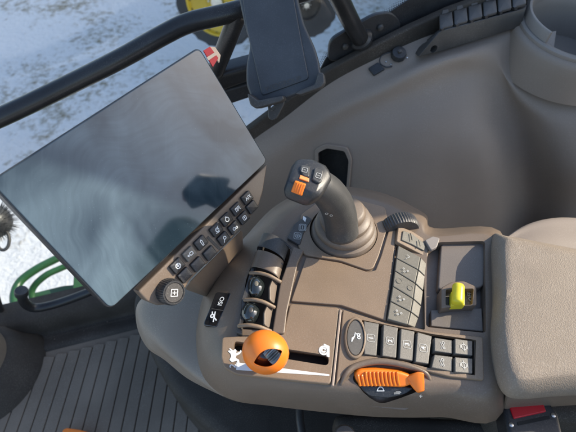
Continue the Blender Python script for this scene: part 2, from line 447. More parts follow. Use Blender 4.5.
# unseen green box on the right, added to shade the snow
tr = empty('snow_shade_box', (1.6, 3.6, -2), 'large green box added out of view to shade the snow outside', 'shade_box')
obj('body', slab_bm([Vector(p) for p in ((1.5, 3.5, 1.8), (6, 3.5, 1.8), (6, 6.6, 1.8), (1.5, 6.6, 1.8))], 3.0, .08, .2, Z), GREEN, tr)
obj('shade_box_base', slab_bm([Vector(p) for p in ((1.7, 3.8, -1.25), (6, 3.8, -1.25), (6, 6.3, -1.25), (1.7, 6.3, -1.25))], .5, .02, .05, Z), BLK, tr)

# green step rails of the tractor
st = empty('step_frame', PT(50, 300, 1.05)-Vector((0,0,.2)), 'green curved step frame outside below the window at lower left', 'step')
obj('step_rail', tube_bm([PT(96, 240, 1.25), PT(58, 258, 1.22), PT(35, 270, 1.2), PT(19, 283, 1.18), PT(14, 299, 1.15), PT(20, 313, 1.13), PT(34, 326, 1.12)], .011), GREEN, st)
obj('step_rail', tube_bm([PT(110, 246, 1.25), PT(66, 266, 1.22), PT(45, 276, 1.2), PT(32, 290, 1.2), PT(34, 304, 1.2)], .009), GREEN, st)
obj('step_plate', slab_bm([PT(75, 262, 1.2), PT(140, 225, 1.3), PT(150, 330, 1.15), PT(70, 320, 1.12)], .01, .002, .01), GREEN, st)
obj('step_plate', slab_bm([PT(34, 296, 1.22), PT(62, 284, 1.22), PT(100, 282, 1.22), PT(100, 322, 1.12), PT(36, 322, 1.12)], .01, .002, .01), GREEN, st)

# =====================================================================
# CAB FLOOR AND WINDOW
# =====================================================================
FZ = -.55
fl = []
bm = slab_bm([Vector((-1.3, .02, FZ)), Vector((-1.3, -.9, FZ)), Vector((.9, -.9, FZ)), Vector((.9, .50, FZ)), Vector((wo+wd*.3+wn*.05).to_tuple()[:2]+(FZ,)), Vector((wo-wd*.75+wn*.05).to_tuple()[:2]+(FZ,))], .05, .001, 0, Z)
fo = obj('cab_floor', bm, FLOORM); tag(fo, 'dark grey ribbed rubber cab floor', kind='structure')
# moulded ribs of the mat
bm = NB()
rib = wn.copy()
for k in range(46):
    s = -.56+k*.0265
    a = wo+wd*(s+.02)+wn*.115; b = a+Vector((.02, -1, 0)).normalized()*.7
    if k < 5: a = a.lerp(b, .0)
    a.z = b.z = FZ+.005
    w = Vector((.0118, 0, 0))
    slab_bm([a-w, a+w, b+w, b-w], .0045, .0015, .003, Z, bm=bm)
rb = obj('floor_mat', bm, FLOORM); tag(rb, 'raised parallel ribs of the dark floor mat', kind='structure')
# sill step under the glass
bm = NB()
rows = []
for (off, z) in ((-.01, FZ+.06), (.02, FZ+.062), (.045, FZ+.055), (.055, FZ+.03), (.06, FZ+.001), (.09, FZ+.0055), (.10, FZ+.001)):
    rows.append([wo+wd*s+wn*off+Z*z for s in (-.8, -.3, .1, .45)])
sl = obj('door_sill', grid(rows, 3, 4, .003), SEATB); tag(sl, 'dark rounded plastic sill between the floor and the side window', 'sill')
# glass
bm = slab_bm([wo+wd*s+Z*z for s, z in ((-1.0, FZ+.05), (1.25, FZ+.05), (1.25, .9), (-1.0, .9))], .004, 0, 0)
gt = obj('side_window', bm, GLASS); tag(gt, 'large clear glass pane of the cab side', 'window')
# rubber seal along the bottom and rounded corner at left
obj('seal', tube_bm([PW(-12, 250, .006), PW(-3, 298, .006), PW(8, 320, .006), PW(25, 321, .006), PW(60, 311, .006), PW(115, 295, .006), PW(190, 262, .006)], .006), BLK, gt)
# black frit of the glass with dotted fade, mounted slightly inside
frit = [(306, 100), (316, 78), (326, 58), (346, 41), (378, 20), (402, 4), (430, -14), (620, -60), (620, -20), (540, 0), (450, 30), (380, 56), (330, 84)]
bm = slab_bm([PW(u, v, .004) for u, v in frit], .0025, 0, .004)
edge = [(316, 78), (326, 58), (346, 41), (378, 20), (402, 4), (430, -14)]
ep = catmull([Vector(e) for e in edge], 26)
for row in range(1, 5):
    for i, p in enumerate(ep):
        if (i+row) % 2: continue
        t = (ep[min(i+1, len(ep)-1)]-ep[max(i-1, 0)]).normalized(); nn = Vector((t.y, -t.x))
        if nn.x > 0: nn = -nn
        q = p+nn*row*1.15*1.1; c = PW(q.x, q.y, .004); r = pxr(c, .72-.13*row)
        lathe(c, wn, [(r, -.0005), (r, .0002)], 8, bm=bm)
obj('frit_band', bm, BLK, gt)

# cab frame: lower beam seen under the grab rail
fb = empty('window_beam', PW(230, 90, .01), 'thick black window beam between the monitor and the phone holder', 'frame')
def wquad(a, b, off, th, bv=.003, r=.004):
    return slab_bm([PW(u, v, off) for u, v in a+b], th, bv, r, wn)
obj('beam', wquad([(120, 112), (200, 79), (262, 62), (292, 51)], [(292, 71), (262, 78), (205, 99), (120, 136)], .035, .03, .008, 0), TUBE, fb)
obj('beam_lip', wquad([(120, 133), (205, 96), (262, 79.5), (292, 71.5)], [(292, 88), (262, 94), (212, 111), (120, 150)], .025, .02, .004, 0), BLK, fb)
# diagonal strut
obj('strut', tube_bm([PW(238, 14, .05), PW(228, 40, .045), PW(215, 72, .03)], .0125), TUBE, fb)
# trim between beam and side panel
obj('panel_trim', wquad([(215, 160), (248, 130), (283, 104), (325, 72), (380, 43), (410, 28), (450, 10), (500, -8), (528, -18)], [(528, 6), (500, 15), (450, 30), (380, 58.5), (330, 84.5), (285, 119.5), (252, 142), (225, 168)], .03, .012, .003, 0), SEATB, fb)

gr = empty('grab_rail', PW(60, 90, .02), 'long black tubular grab rail crossing the window at upper left', 'grab rail')
P = [(-60, 142), (0, 117.5), (60, 89), (120, 59), (165, 34), (190, 22.5), (225, 14), (262, 4), (330, -16)]
obj('rail', tube_bm([PW(u, v, .05+max(0, (60-u))*.0002) for u, v in P], .0128, 24), TUBE, gr)
# rail foot on the frit: tube plus round plate with two bolts
rf = empty('rail_mount', PW(370, 40, .01), 'black tube fixed to the frit with an oval plate and two bolts', 'mount')
obj('mount_plate', slab_bm([PW(u, v, .012) for u, v in ((328, 62), (330, 40), (345, 31), (375, 14), (392, 12), (402, 22), (396, 38), (350, 60))], .006, .002, .012), BLK, rf)
obj('tube', tube_bm([PW(322, -34, .07), PW(338, -4, .05), PW(350, 20, .035), PW(360, 38, .018)], .0135, 20), TUBE, rf)
obj('tube_collar', lathe(PW(361, 39, .012), (PW(350, 20, .035)-PW(360, 38, .018)).normalized(), [(.019, -.002), (.019, .004), (.015, .009), (.0138, .012)], 28), BLK, rf)
for u, v in ((345, 46), (380, 27)):
    obj('bolt', lathe(PW(u, v, .0122), wn, [(.0052, 0), (.005, .003), (.003, .005), (.0005, .0052)], 20), STEEL if False else CHAR, rf)

# =====================================================================
# SIDE PANEL (moulded fender cover)
# =====================================================================
sp = empty('side_panel', Vector((.2, .25, FZ)), 'large smooth taupe moulded panel under the side window', 'panel')
def rowW(lst):
    return [PW(u, v, o) if o < .4 else PT(u, v, o) for u, v, o in lst]   # >= .4: distance from the viewpoint
rows = [
 rowW([(150, 250, .03), (205, 187, .03), (246, 146, .03), (283, 119, .03), (330, 83.5, .03), (378, 58, .03), (420, 39, .03), (450, 29, .03), (500, 14, .03), (545, 0, .03), (620, -20, .03)]),
 rowW([(155, 256, .045), (212, 190, .045), (253, 151, .043), (289, 126, .043), (335, 96, .048), (380, 74, .053), (422, 57, .058), (455, 46, .06), (500, 33, .06), (545, 18, .06), (620, -8, .06)]),
 rowW([(160, 262, .06), (220, 200, .06), (262, 163, .06), (297, 137, .06), (338, 110, .068), (380, 90, .080), (422, 69, .088), (462, 56, .092), (495, 52, .09), (522, 76, .715), (640, 90, .685)]),
 rowW([(165, 270, .07), (228, 214, .07), (268, 178, .07), (302, 152, .07), (342, 125, .076), (384, 106, .088), (428, 88, .096), (470, 74, .096), (502, 84, .107), (532, 100, .712), (640, 106, .684)]),
 rowW([(170, 290, .085), (236, 240, .085), (276, 205, .085), (312, 178, .09), (352, 152, .105), (394, 138, .12), (436, 124, .13), (474, 112, .13), (512, 116, .130), (556, 130, .716), (640, 132, .692)]),
 rowW([(180, 330, .10), (246, 270, .10), (286, 238, .11), (324, 210, .12), (362, 186, .135), (402, 172, .148), (444, 160, .158), (484, 152, .165), (524, 158, .165), (566, 170, .750), (640, 178, .73)]),
 rowW([(190, 380, .12), (256, 310, .13), (300, 280, .15), (336, 250, .165), (372, 224, .17), (410, 210, .18), (450, 202, .185), (490, 203, .195), (528, 212, .20), (570, 218, .83), (640, 225, .81)]),
 rowW([(205, 440, .16), (270, 380, .18), (312, 340, .20), (350, 300, .22), (384, 276, .22), (420, 262, .225), (458, 258, .23), (496, 262, .24), (530, 270, .25), (572, 275, .84), (640, 285, .82)]),
]
shell = obj('moulded_shell', grid(rows, 6, 6, .004), TAUPE, sp)
# recessed pocket behind the joystick
def sgn(u, v):
    # point on the shell seen at this pixel (bilinear in the middle rows)
    import mathutils
    from mathutils.bvhtree import BVHTree
    return None
from mathutils.bvhtree import BVHTree
_w = Vector(shell['_w'])
bvh = BVHTree.FromPolygons([v.co+_w for v in shell.data.vertices], [p.vertices[:] for p in shell.data.polygons])
def onshell(u, v):
    h = bvh.ray_cast(CAM, D(u, v).normalized())
    if h[0] is None: return PW(u, v, .035), (wn*.45+Vector((0, 0, 1))).normalized()
    return h[0], h[1]
pk = [(318, 152), (327, 147), (345, 150), (349, 160), (346, 196), (318, 196)]
pts = [onshell(u, v)[0] for u, v in pk]
pn = onshell(332, 165)[1]
if pn.dot(CAM-pts[0]) < 0: pn = -pn
cutb = slab_bm([p for p in pts], .06, 0, .004, pn, rise=.02)
cut(shell, cutb); shell.data.materials.clear(); shell.data.materials.append(TAUPE)
# pocket rim and box
c0 = sum(pts, Vector())/len(pts)
outer = [c0+(p-c0)*1.2+pn*.004 for p in pts]
bmr = slab_bm(outer, .008, .0015, .006, pn)
rim = obj('pocket_rim', bmr, TAUPE, sp)
cut(rim, slab_bm([c0+(p-c0)*.99 for p in pts], .02, 0, .004, pn, rise=.02)); rim.data.materials.clear(); rim.data.materials.append(TAUPE)
bx = slab_bm([c0+(p-c0)*1.06-pn*.003 for p in pts], .04, 0, .005, pn)
bo = obj('pocket', bx, BLK, sp)
cut(bo, slab_bm([c0+(p-c0)*1.0 for p in pts], .037, 0, .004, pn, rise=.02)); bo.data.materials.clear(); bo.data.materials.append(BLK)

# lighter lump behind the pad
lr = [[PZ(495, 246, -.05), PZ(520, 228, -.05), PZ(545, 220, -.05), PZ(575, 219, -.05), PZ(640, 226, -.05)],
      [PZ(492, 252, -.045), PZ(520, 236, -.042), PZ(546, 228, -.04), PZ(576, 227, -.04), PZ(640, 233, -.04)],
      [PZ(490, 265, -.05), PZ(520, 262, -.045), PZ(548, 262, -.045), PZ(576, 262, -.045), PZ(640, 262, -.045)],
      [PZ(480, 330, -.1), PZ(520, 330, -.1), PZ(548, 330, -.1), PZ(576, 330, -.1), PZ(640, 330, -.1)]]
lr.insert(0, [p+Vector((0, .012, -.07)) for p in lr[0]])
# =====================================================================
# CUP HOLDER
# =====================================================================
ch = empty('cup_holder', PW(580, 60, .1), 'round taupe cup holder with a slotted wall at the top right', 'cup holder')
cc = PT(583, 24, .685); R0 = .0888
cax = Vector((.0, -.12, 1)).normalized()
bm = lathe(cc, cax, [(R0*1.05, -.12), (R0*1.05, -.012), (R0*1.08, -.006), (R0*1.07, -.002), (R0*1.03, 0), (R0*.97, -.001), (R0*.93, -.005), (R0*.915, -.02), (R0*.88, -.07), (.0005, -.071)], 72, close=False)
cup = obj('cup_wall', bm, TAUPE_D, ch)
sbm = NB(); sbm.from_mesh(shell.data); sw = Vector(shell['_w']); kill = []
for f in sbm.faces:
    d_ = f.calc_center_median()+sw-cc; h_ = d_.dot(cax)
    l_ = (d_-cax*h_).length
    if (l_ < R0*1.10 and -.028 < h_ < .2) or (l_ < R0*1.0 and -.075 < h_ < .2): kill.append(f)
bmesh.ops.delete(sbm, geom=kill, context='FACES'); sbm.to_mesh(shell.data); sbm.free()
# flat flange ring
bm = lathe(cc, cax, [(R0*1.04, -.006), (R0*1.13, -.008), (R0*1.16, -.011), (R0*1.18, -.016), (R0*1.20, -.03), (R0*1.24, -.07)], 72, close=False)
obj('flange', bm, TAUPE, ch)
# raised collar segments making the mug-handle slot
def arcwall(a0, a1, r0, r1, h0, h1, bm, n=22):
    x = Vector((1, 0, 0)); x = (x-cax*x.dot(cax)).normalized(); y = cax.cross(x); rings = []
    for k in range(n+1):
        a = math.radians(a0+(a1-a0)*k/n); d = x*math.cos(a)+y*math.sin(a)
        rings.append([cc+d*r0+cax*h0, cc+d*r1+cax*h0, cc+d*r1+cax*(h1-.002), cc+d*(r1-.0015)+cax*h1, cc+d*(r0+.0015)+cax*h1, cc+d*r0+cax*(h1-.002)])
    return loft_closed(rings, bm, True, True)
obj('collar', arcwall(60, 212, R0*.93, R0*1.0, -.03, .016, NB()), TAUPE_D, ch)
obj('insert', slab_bm([cc+Vector((-R0*.86, -.010, -.012)), cc+Vector((-R0*.42, .0, -.012)), cc+Vector((-R0*.62, -R0*.62, -.03)), cc+Vector((-R0*.74, -R0*.50, -.03))], .045, .001, .001, Z), TAUPE_D, ch)
obj('insert', slab_bm([cc+Vector((-R0*.38, -R0*.80, -.020)), cc+Vector((R0*.25, -R0*.12, -.012)), cc+Vector((R0*.88, -R0*.12, -.012)), cc+Vector((R0*.6, -R0*.66, -.02)), cc+Vector((0, -R0*.9, -.02))], .04, .001, .004, Z), TAUPE_D, ch)

# cable clip rack on the ledge
ra = empty('clip_rack', PW(470, 45, .05), 'charcoal clip rack with a row of snap tabs on the window ledge', 'rack')
def RW(u, v, o): return PW(u, v, o)
A = [(413, 54), (438, 31), (520, 12), (560, 0), (560, 16), (520, 26), (430, 50), (417, 55)]
bm = hull_bm([RW(418, 57, .068), RW(440, 51.5, .068), RW(521, 27, .068), RW(526, 8, .066), RW(440, 31, .066), RW(438, 30, .035), RW(526, 3, .035), RW(413, 52, .035), RW(521, 24, .035)], .0015)
rk = obj('rack_body', bm, CHAR, ra)
cbm = lathe((RW(427, 42, .06)+RW(427, 42, .03))/2, wn, [(.006, -.05), (.006, .05)], 20)
for v in cbm.verts: pass
cut(rk, cbm); rk.data.materials.clear(); rk.data.materials.append(CHAR)
for k in range(6):
    u0 = 440+k*14.6; v0 = 27.5-k*4.3
    t = obj('clip_tab', slab_bm([RW(u0, v0+1, .063), RW(u0+13.5, v0-2.8, .063), RW(u0+12, v0-16, .030), RW(u0-.5, v0-13, .030)], .004, .001, .002, Z, crown=.001), CHAR, ra)
    obj('catch', slab_bm([RW(u0+1, v0+1.5, .066), RW(u0+4, v0+.7, .066), RW(u0+4.5, v0+4, .066), RW(u0+1.5, v0+4.8, .066)], .004, .0005, .0005, wn), BLK, t)
    obj('hinge', slab_bm([RW(u0+2, v0-13, .032), RW(u0+9, v0-15, .032), RW(u0+8.3, v0-18.5, .028), RW(u0+2.8, v0-17.5, .028)], .003, .0008, .001, Z), CHAR, t)

# socket with cap on a strap
so = empty('power_socket', onshell(390, 62)[0], 'small black socket with a round tethered cap on the window ledge', 'socket')
pS, nS = onshell(377, 71); nS = nS if nS.z > 0 else -nS
def sh(u, v, h=0):
    p, n = onshell(u, v); n = n if n.dot(CAM-p) > 0 else -n; return p+n*h
obj('socket', slab_bm([sh(368, 69, .004), sh(378, 63, .004), sh(385, 70, .004), sh(374, 76.5, .004)], .012, .001, .002), BLK, so)
pc = sh(398, 56, .001); nc = (Vector((0, -.45, 1))).normalized()
obj('cap', lathe(pc, nc, [(.0125, 0), (.0125, .006), (.0110, .009), (.004, .010), (.0005, .0105)], 28, rib=(18, .0008, .0, .0065)), BLK, so)
obj('cap_knob', lathe(pc+nc*.0095, nc, [(.0035, 0), (.0033, .004), (.0005, .005)], 16), CHAR, so)
obj('strap', tube_bm([sh(399, 53, .003), sh(389, 54, .005), sh(381, 58, .006), sh(380, 64, .004), sh(386, 68, .003), sh(392, 67, .002)], .0011, 8), BLK, so)
for u, v in ((391, 64.5), (407, 58), (386, 62)):
    obj('rivet', lathe(sh(u, v, 0), nc, [(.0016, 0), (.0014, .0012), (.0004, .0014)], 12), STEEL, so)

# =====================================================================
# PHONE HOLDER
# =====================================================================
ph = empty('phone_holder', PT(275, 110, .56), 'dark rubber phone holder tray with two lower claws and no phone', 'phone holder')
hn = None
hO = PT(283, 60, .52); hN = (CAM-hO).normalized(); hN = (hN+Vector((-.15, 0, .12))).normalized()
def H(u, v, o=0): return PP(u, v, hO+hN*o, hN)
obj('back_plate', slab_bm([H(u, v) for u, v in ((233, -30), (294, -30), (298, 0), (304, 24), (315, 48), (319, 62), (322, 84), (302, 93), (288, 98), (262, 106), (251, 99), (246, 84), (246, 66), (250, 45), (243, 20))], .008, .003, .006), HOLD, ph)
obj('cradle_pad', slab_bm([H(u, v, .0022) for u, v in ((238, -30), (290, -30), (294, 0), (302, 44), (309, 79), (262, 96), (256, 70), (247, 30))], .004, .0012, .004), HOLD, ph)
# clamp claws
obj('claw', slab_bm([H(u, v, .018) for u, v in ((247, 93), (252, 96), (258, 100.5), (283, 95.5), (284, 99), (281, 102), (256, 109), (250, 105))], .024, .002, .003), CHAR, ph)
obj('claw', slab_bm([H(u, v, .018) for u, v in ((295, 94), (299, 90.5), (315, 84), (318, 72), (324, 73), (325, 83), (321, 88), (300, 95.5))], .024, .002, .003), CHAR, ph)
tb = obj('mount_tab', slab_bm([H(u, v, -.008) for u, v in ((265, 97), (284, 94), (284, 104), (277, 118), (272, 121), (268, 118), (268, 108))], .005, .001, .003), CHAR, ph)
cut(tb, lathe(H(273, 108, -.01), hN, [(.0035, -.02), (.0035, .02)], 16)); tb.data.materials.clear(); tb.data.materials.append(CHAR)
ex = (H(310, 70, .003)-H(266, 84, .003)).normalized(); ey = hN.cross(ex)
obj('lettering', text_me('WIDGROUP', H(283, 84, .0024), ex, ey, hN, .0085, .0003), GREYP if False else CHAR, ph)
obj('stem', tube_bm([H(268, 40, -.01), H(262, 10, -.05), PW(256, 4, .06)], .008), BLK, ph)

# =====================================================================
# MONITOR
# =====================================================================
vp = lambda x, y: (fw*F+rt*(x-288)+upv*(216-y)).normalized()
m1 = vp(786, -330); m2 = vp(787, 1026)
mN = m1.cross(m2).normalized()
mO = PT(190, 235, .405)
if mN.dot(CAM-mO) < 0: mN = -mN
def M(u, v, o=0): return PP(u, v, mO+mN*o, mN)
mX = m1 - mN*m1.dot(mN); mX.normalize()
if mX.dot(M(260, 160)-M(113, 308)) < 0: mX = -mX
mY = mN.cross(mX)
mo = empty('monitor', M(150, 290, -.03), 'large dark touchscreen monitor on the left with smears across its glass', 'monitor')
cor = [(-11.5, 181.8), (199.5, 46.4), (268.2, 161), (110.3, 310.6)]
c0 = sum([M(u, v) for u, v in cor], Vector())/4
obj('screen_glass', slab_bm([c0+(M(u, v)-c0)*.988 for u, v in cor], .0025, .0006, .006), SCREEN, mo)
obj('bezel', slab_bm([c0+(M(u, v)-c0)*1.0-mN*.0010 for u, v in cor], .006, .001, .0065), BLK, mo)
obj('housing', slab_bm([c0+(M(u, v)-c0)*.985-mN*.0088 for u, v in cor], .022, .006, .012), BLK, mo)
st_px = [(269, 166), (263, 194), (258.5, 207), (238, 232), (221, 250), (190, 281), (180, 296), (168, 304.5), (154, 304), (144, 296), (128, 300), (120, 304)]
strip = obj('control_strip', slab_bm([M(u, v, -.003) for u, v in [(267.5, 163.5), (263, 192), (258.5, 207), (238, 231), (221, 249.5), (190, 280), (181, 296), (170, 304.5), (157, 305.5), (147, 301), (138, 291.5)]], .012, .0015, .002), BROWN, mo)
bt = [(247.8, 197.8), (237.5, 209), (227, 219.4), (217, 229.7), (201.7, 242.8), (190.3, 254), (178, 265.8), (252.8, 207), (244.4, 217.8), (235, 227.8), (224.4, 238.6), (210.6, 253.3), (198.3, 264.4), (185.6, 275.3)]
ICO = [
 [[(-.5, -.2), (-.3, .25), (-.1, -.2)], [(-.4, 0), (-.2, 0)], [(.05, -.2), (.05, .25), (.3, .25)], [(.5, .25), (.35, .1), (.35, -.1), (.5, -.2)]],
 [[(-.4, -.25), (-.4, .3), (-.15, .3), (-.15, -.25)], [(.0, -.25), (.0, .3), (.4, .3), (.4, -.25)], [(.2, .3), (.2, -.1)]],
 [circ(.32), [(-.1, .45), (.1, .45)]],
 [circ(.28), [(-.45, -.3), (-.2, -.4), (.2, -.4)], [(-.1, 0), (.4, .35)]],
 [[(-.1, -.4), (-.1, .3), (.1, .45), (.2, .2), (.1, -.4), (-.1, -.4)]],
 [rbox(.5, .4, .1, .15), [(-.5, 0), (-.1, 0)], [(-.35, .15), (-.5, 0), (-.35, -.15)]],
 [circ(.36), [(0, .3), (0, -.3)], [(-.3, 0), (.3, 0)], [(-.1, .15), (0, .3), (.1, .15)]],
 None,
 [rbox(.6, .6, .15), [(0, .2), (0, -.2)], [(-.1, .05), (0, .2), (.1, .05)]],
 [circ(.2, -.25), circ(.15, .25, -.1), [(-.05, 0), (.1, 0)]],
 [circ(.22, .1, .1), [(-.4, -.4), (-.05, -.05)]],
 None, None, None]
for i, (u, v) in enumerate(bt):
    c = M(u, v, .0005); w = .0063; h = .0052
    q = [c-mX*w-mY*h, c+mX*w-mY*h, c+mX*w+mY*h, c-mX*w+mY*h]
    b = obj('button', slab_bm(q, .006, .0009, .0011, crown=.0003), KEYD if i == 5 else BLK, mo)
    if ICO[i]:
        obj('icon', strokes(ICO[i], c, mX, mY, mN, .0068, .10, .0005), WHITE, b)
obj('groove', slab_bm([M(206.5, 238, -.0026), M(208.5, 236, -.0026), M(221, 248.3, -.0026), M(219.2, 250.2, -.0026)], .002, 0, 0), BLK, mo)
kc = M(168, 291, -.003)
kn = obj('dial', lathe(kc, mN, [(.0120, 0), (.0122, .004), (.0118, .0105), (.0105, .0125), (.0092, .0125), (.0088, .0118), (.0002, .0118)], 96, rib=(32, .0009, .001, .011)), BLK, mo)
obj('dial_face', lathe(kc+mN*.0118, mN, [(.0086, 0), (.0084, .0006), (.0002, .0007)], 40), CHAR, kn)
obj('icon', strokes([[(-.5, 0), (0, .5), (.5, 0), (0, -.5), (-.5, 0)], [(-.14, -.14), (.14, .14)], [(-.14, .14), (.14, -.14)]], kc+mN*.0126, mX, mY, mN, .0085, .07, .0002), WHITE, kn)
# bracket under the strip
obj('bracket', hull_bm([M(190, 281, -.016), M(222, 251, -.016), M(243, 228, -.016), M(230, 240, -.05), M(183, 290, -.03), PZ(244, 257, -.03), PZ(226, 283, -.045), PZ(212, 300, -.05), PZ(206, 282, -.055), PZ(236, 250, -.07)], .003), BROWN, mo)
# red and cream sticker standing behind the corner
sk = empty('tag_sticker', M(208, 60, -.01), 'small red and cream folded tag on the top corner of the monitor', 'tag')
def T(u, v, o=-.004): return M(u, v, o)
obj('tag_face', slab_bm([T(203.5, 50.5), T(210, 46.5), T(218.5, 58), T(213, 67)], .001, .0002, .0005), REDS, sk)
obj('tag_band', slab_bm([T(206.5, 57.5, -.003), T(214.5, 52.5, -.003), T(216.5, 55, -.003), T(208.5, 60.5, -.003)], .0006, .0001, .0003), CREAM, sk)
obj('tag_flap', slab_bm([T(210, 46.5, -.006), T(215, 47, -.009), T(221, 55, -.009), T(219, 63, -.006), T(214, 54, -.005)], .001, .0002, .0005), CREAM, sk)

# =====================================================================
# ARMREST CONSOLE
# =====================================================================
ar = empty('armrest_console', Vector((.08, -.06, FZ)), 'brown armrest console covered with controls, joystick and orange knobs', 'armrest')
r0 = [(228, 342), (233, 318), (243, 285), (254, 256), (270, 234), (292, 211), (325, 195), (375, 200), (418, 220), (431, 236), (494, 237), (501, 300), (497, 381), (440, 384), (380, 385), (330, 383), (280, 378), (240, 372), (227, 360)]
r1 = [(205, 336), (208, 308), (216, 285), (232, 258), (252, 236), (284, 207), (322, 191), (377, 196), (422, 216), (433, 233), (497, 234.5), (503, 300), (500, 394), (440, 396), (380, 396), (328, 393), (276, 388), (234, 383), (211, 363)]
r2 = [(196, 340), (200, 308), (208, 286), (224, 260), (244, 238), (278, 204), (322, 187), (379, 192), (424, 213), (434, 228), (500, 231), (506, 300), (503, 412), (440, 417), (380, 417), (328, 412.5), (272, 406), (230, 399), (203, 376)]
def ringz(lst, z, n=6, f=None):
    return catmull([PZ(u, v, f(u, v) if f else z) for u, v in lst], n, True)
zl = lambda a, b: (lambda u, v: a if u > 290 else (b if u < 240 else b+(a-b)*(u-240)/50))
R = [ringz(r2, -.10), ringz(r2, -.055), ringz(r2, -.046)]
mid = [((a[0]*.25+b[0]*.75), (a[1]*.25+b[1]*.75)) for a, b in zip(r2, r1)]
R.append(ringz(r1, 0, 6, zl(-.012, -.019)))
mm = [((a[0]*.4+b[0]*.6), (a[1]*.4+b[1]*.6)) for a, b in zip(r1, r0)]
R.append(ringz(mm, 0, 6, zl(-.0055, -.010)))
R.append(ringz(r0, -.0035))
R.append([p.lerp(sum(R[-1], Vector())/len(R[-1]), .02)+Z*.0005 for p in R[-1]])
for r in R[-1:]:
    for p in r: p.z = -.003
R[-1] = [Vector((p.x, p.y, -.003)) for p in R[-1]]
hb = loft_closed(R, None, True, True)
hs = obj('console_shell', hb, BROWN, ar)
# recesses
cut(hs, resc([(262, 236), (291, 249), (273, 331), (238, 329), (246, 280)], -.003, .035, .004))
cut(hs, resc([(396, 246), (424, 262), (425, 330), (386, 321)], -.003, .006, .002))
cut(hs, resc([(427, 250), (439, 242), (485, 241), (486, 333), (426, 327)], -.003, .0155, .004))
bc = PZ(343.5, 231, -.003)
cut(hs, lathe(bc, Z, [(.039, -.03), (.039, .02)], 48))
cut(hs, resc([(363, 322), (474, 339), (474, 375), (430, 371), (363, 357)], -.003, .006, .001))
cut(hs, resc([(233, 340), (329, 353), (329, 367), (233, 353)], -.003, .04, .006))
cut(hs, resc([(352, 380), (355, 372), (378, 367), (408, 369), (424, 374), (424, 388), (408, 393), (385, 396.5), (365, 391.5)], -.003, .035, .006))
hs.data.materials.clear(); hs.data.materials.append(BROWN)

TOPZ = .0
pA = plate('top_panel', [(306, 257), (340, 262.5), (368, 272), (375.5, 270), (381, 256), (390, 226), (397, 224), (395, 243), (386, 320.5), (341, 305), (291, 301)], TOPZ, .004, TAN, ar, .0009, .0015)
pJ = plate('joystick_bezel', [(298, 247), (305, 255), (340, 260.5), (367, 270), (373.5, 268), (379, 255), (388.5, 224), (385, 207), (352, 198), (322, 199), (301, 214)], TOPZ, .004, TAN, ar, .0009, .004)
cut(pJ, lathe(PZ(343.5, 230.5, 0), Z, [(.0378, -.03), (.0378, .02)], 48)); pJ.data.materials.clear(); pJ.data.materials.append(TAN)
pB = plate('lever_panel', [(290, 303.5), (339.5, 308), (331, 384), (290, 380), (236, 374), (224, 367), (221, 358), (222, 337), (283, 334)], .0003, .004, TAN, ar, .0012, .003)
slot = [(234, 341), (329, 355.5), (328.5, 366), (234, 350.5)]
cut(pB, resc(slot, 0, .02, .0055)); pB.data.materials.clear(); pB.data.materials.append(TAN)
obj('slot_liner', slab_bm(zs([(230, 336), (332, 350), (331, 370), (230, 356)], -.014), .003, 0, .002, Z), VOID, ar)
obj('edge_highlight', slab_bm(zs([(339.6, 309), (341.8, 310), (334, 386), (331.5, 385.5)], .0012), .004, .0006, .0004, Z), TANL, ar)  # bright edge highlight put in as a strip of lighter tan
pD = plate('key_bezel', [(343, 309.5), (386, 323), (430, 331.5), (483, 337), (484, 380), (450, 376.5), (427, 371), (405, 363), (378, 359), (355, 364), (344, 373), (336, 384)], TOPZ+.0002, .004, TAN, ar, .0009, .002)
cut(pD, resc([(362, 320), (387, 325), (432, 334), (476, 340), (475, 375.5), (432, 369), (402, 361), (364, 355.5)], 0, .02, .001)); pD.data.materials.clear(); pD.data.materials.append(TAN)
cut(pD, slab_bm([PZ(356+8.5*math.cos(a*math.pi/12), 337.5+17*math.sin(a*math.pi/12), 0) for a in range(24)], .03, 0, 0, Z, rise=.01)); pD.data.materials.clear(); pD.data.materials.append(TAN)
# oval key with its ring
def oval(u, v, a, b, z, n=36, tilt=.0): return [PZ(u+a*math.cos(k*2*math.pi/n)+tilt*math.sin(k*2*math.pi/n), v+b*math.sin(k*2*math.pi/n), z) for k in range(n)]
ring = obj('key_ring', slab_bm(oval(355.5, 337.5, 11, 21, .0032), .0032, .0012, 0, Z), TAN, ar)
cut(ring, slab_bm(oval(355.5, 337.5, 9, 18.3, .0032), .02, 0, 0, Z, rise=.01)); ring.data.materials.clear(); ring.data.materials.append(TAN)
ok = obj('oval_key', slab_bm(oval(355.5, 337.5, 8.7, 17.8, .0022), .006, .0008, 0, Z), KEYD, ar)
obj('icon', strokes([[(-.45, .4), (.1, .1), (.5, 0)], [(-.45, .4), (-.1, .35), (.1, .1)], circ(.13, .3, -.3), circ(.13, 0, -.35), [(.4, -.1), (.4, -.5)]], PZ(355.5, 337.5, .0024), GX, GY, Z, .009, .09), WHITE, ok)
keys = [([(364, 321), (379, 323.5), (376.5, 356), (364.5, 354)], '1'), ([(383.5, 324.5), (398, 327.5), (396.3, 358), (382.3, 355.8)], '2'),
        ([(401, 328.5), (414.7, 331.3), (413, 361), (399.5, 358.5)], '3'), ([(417.5, 332), (432, 336), (428.5, 364), (415.3, 361.8)], '4')]
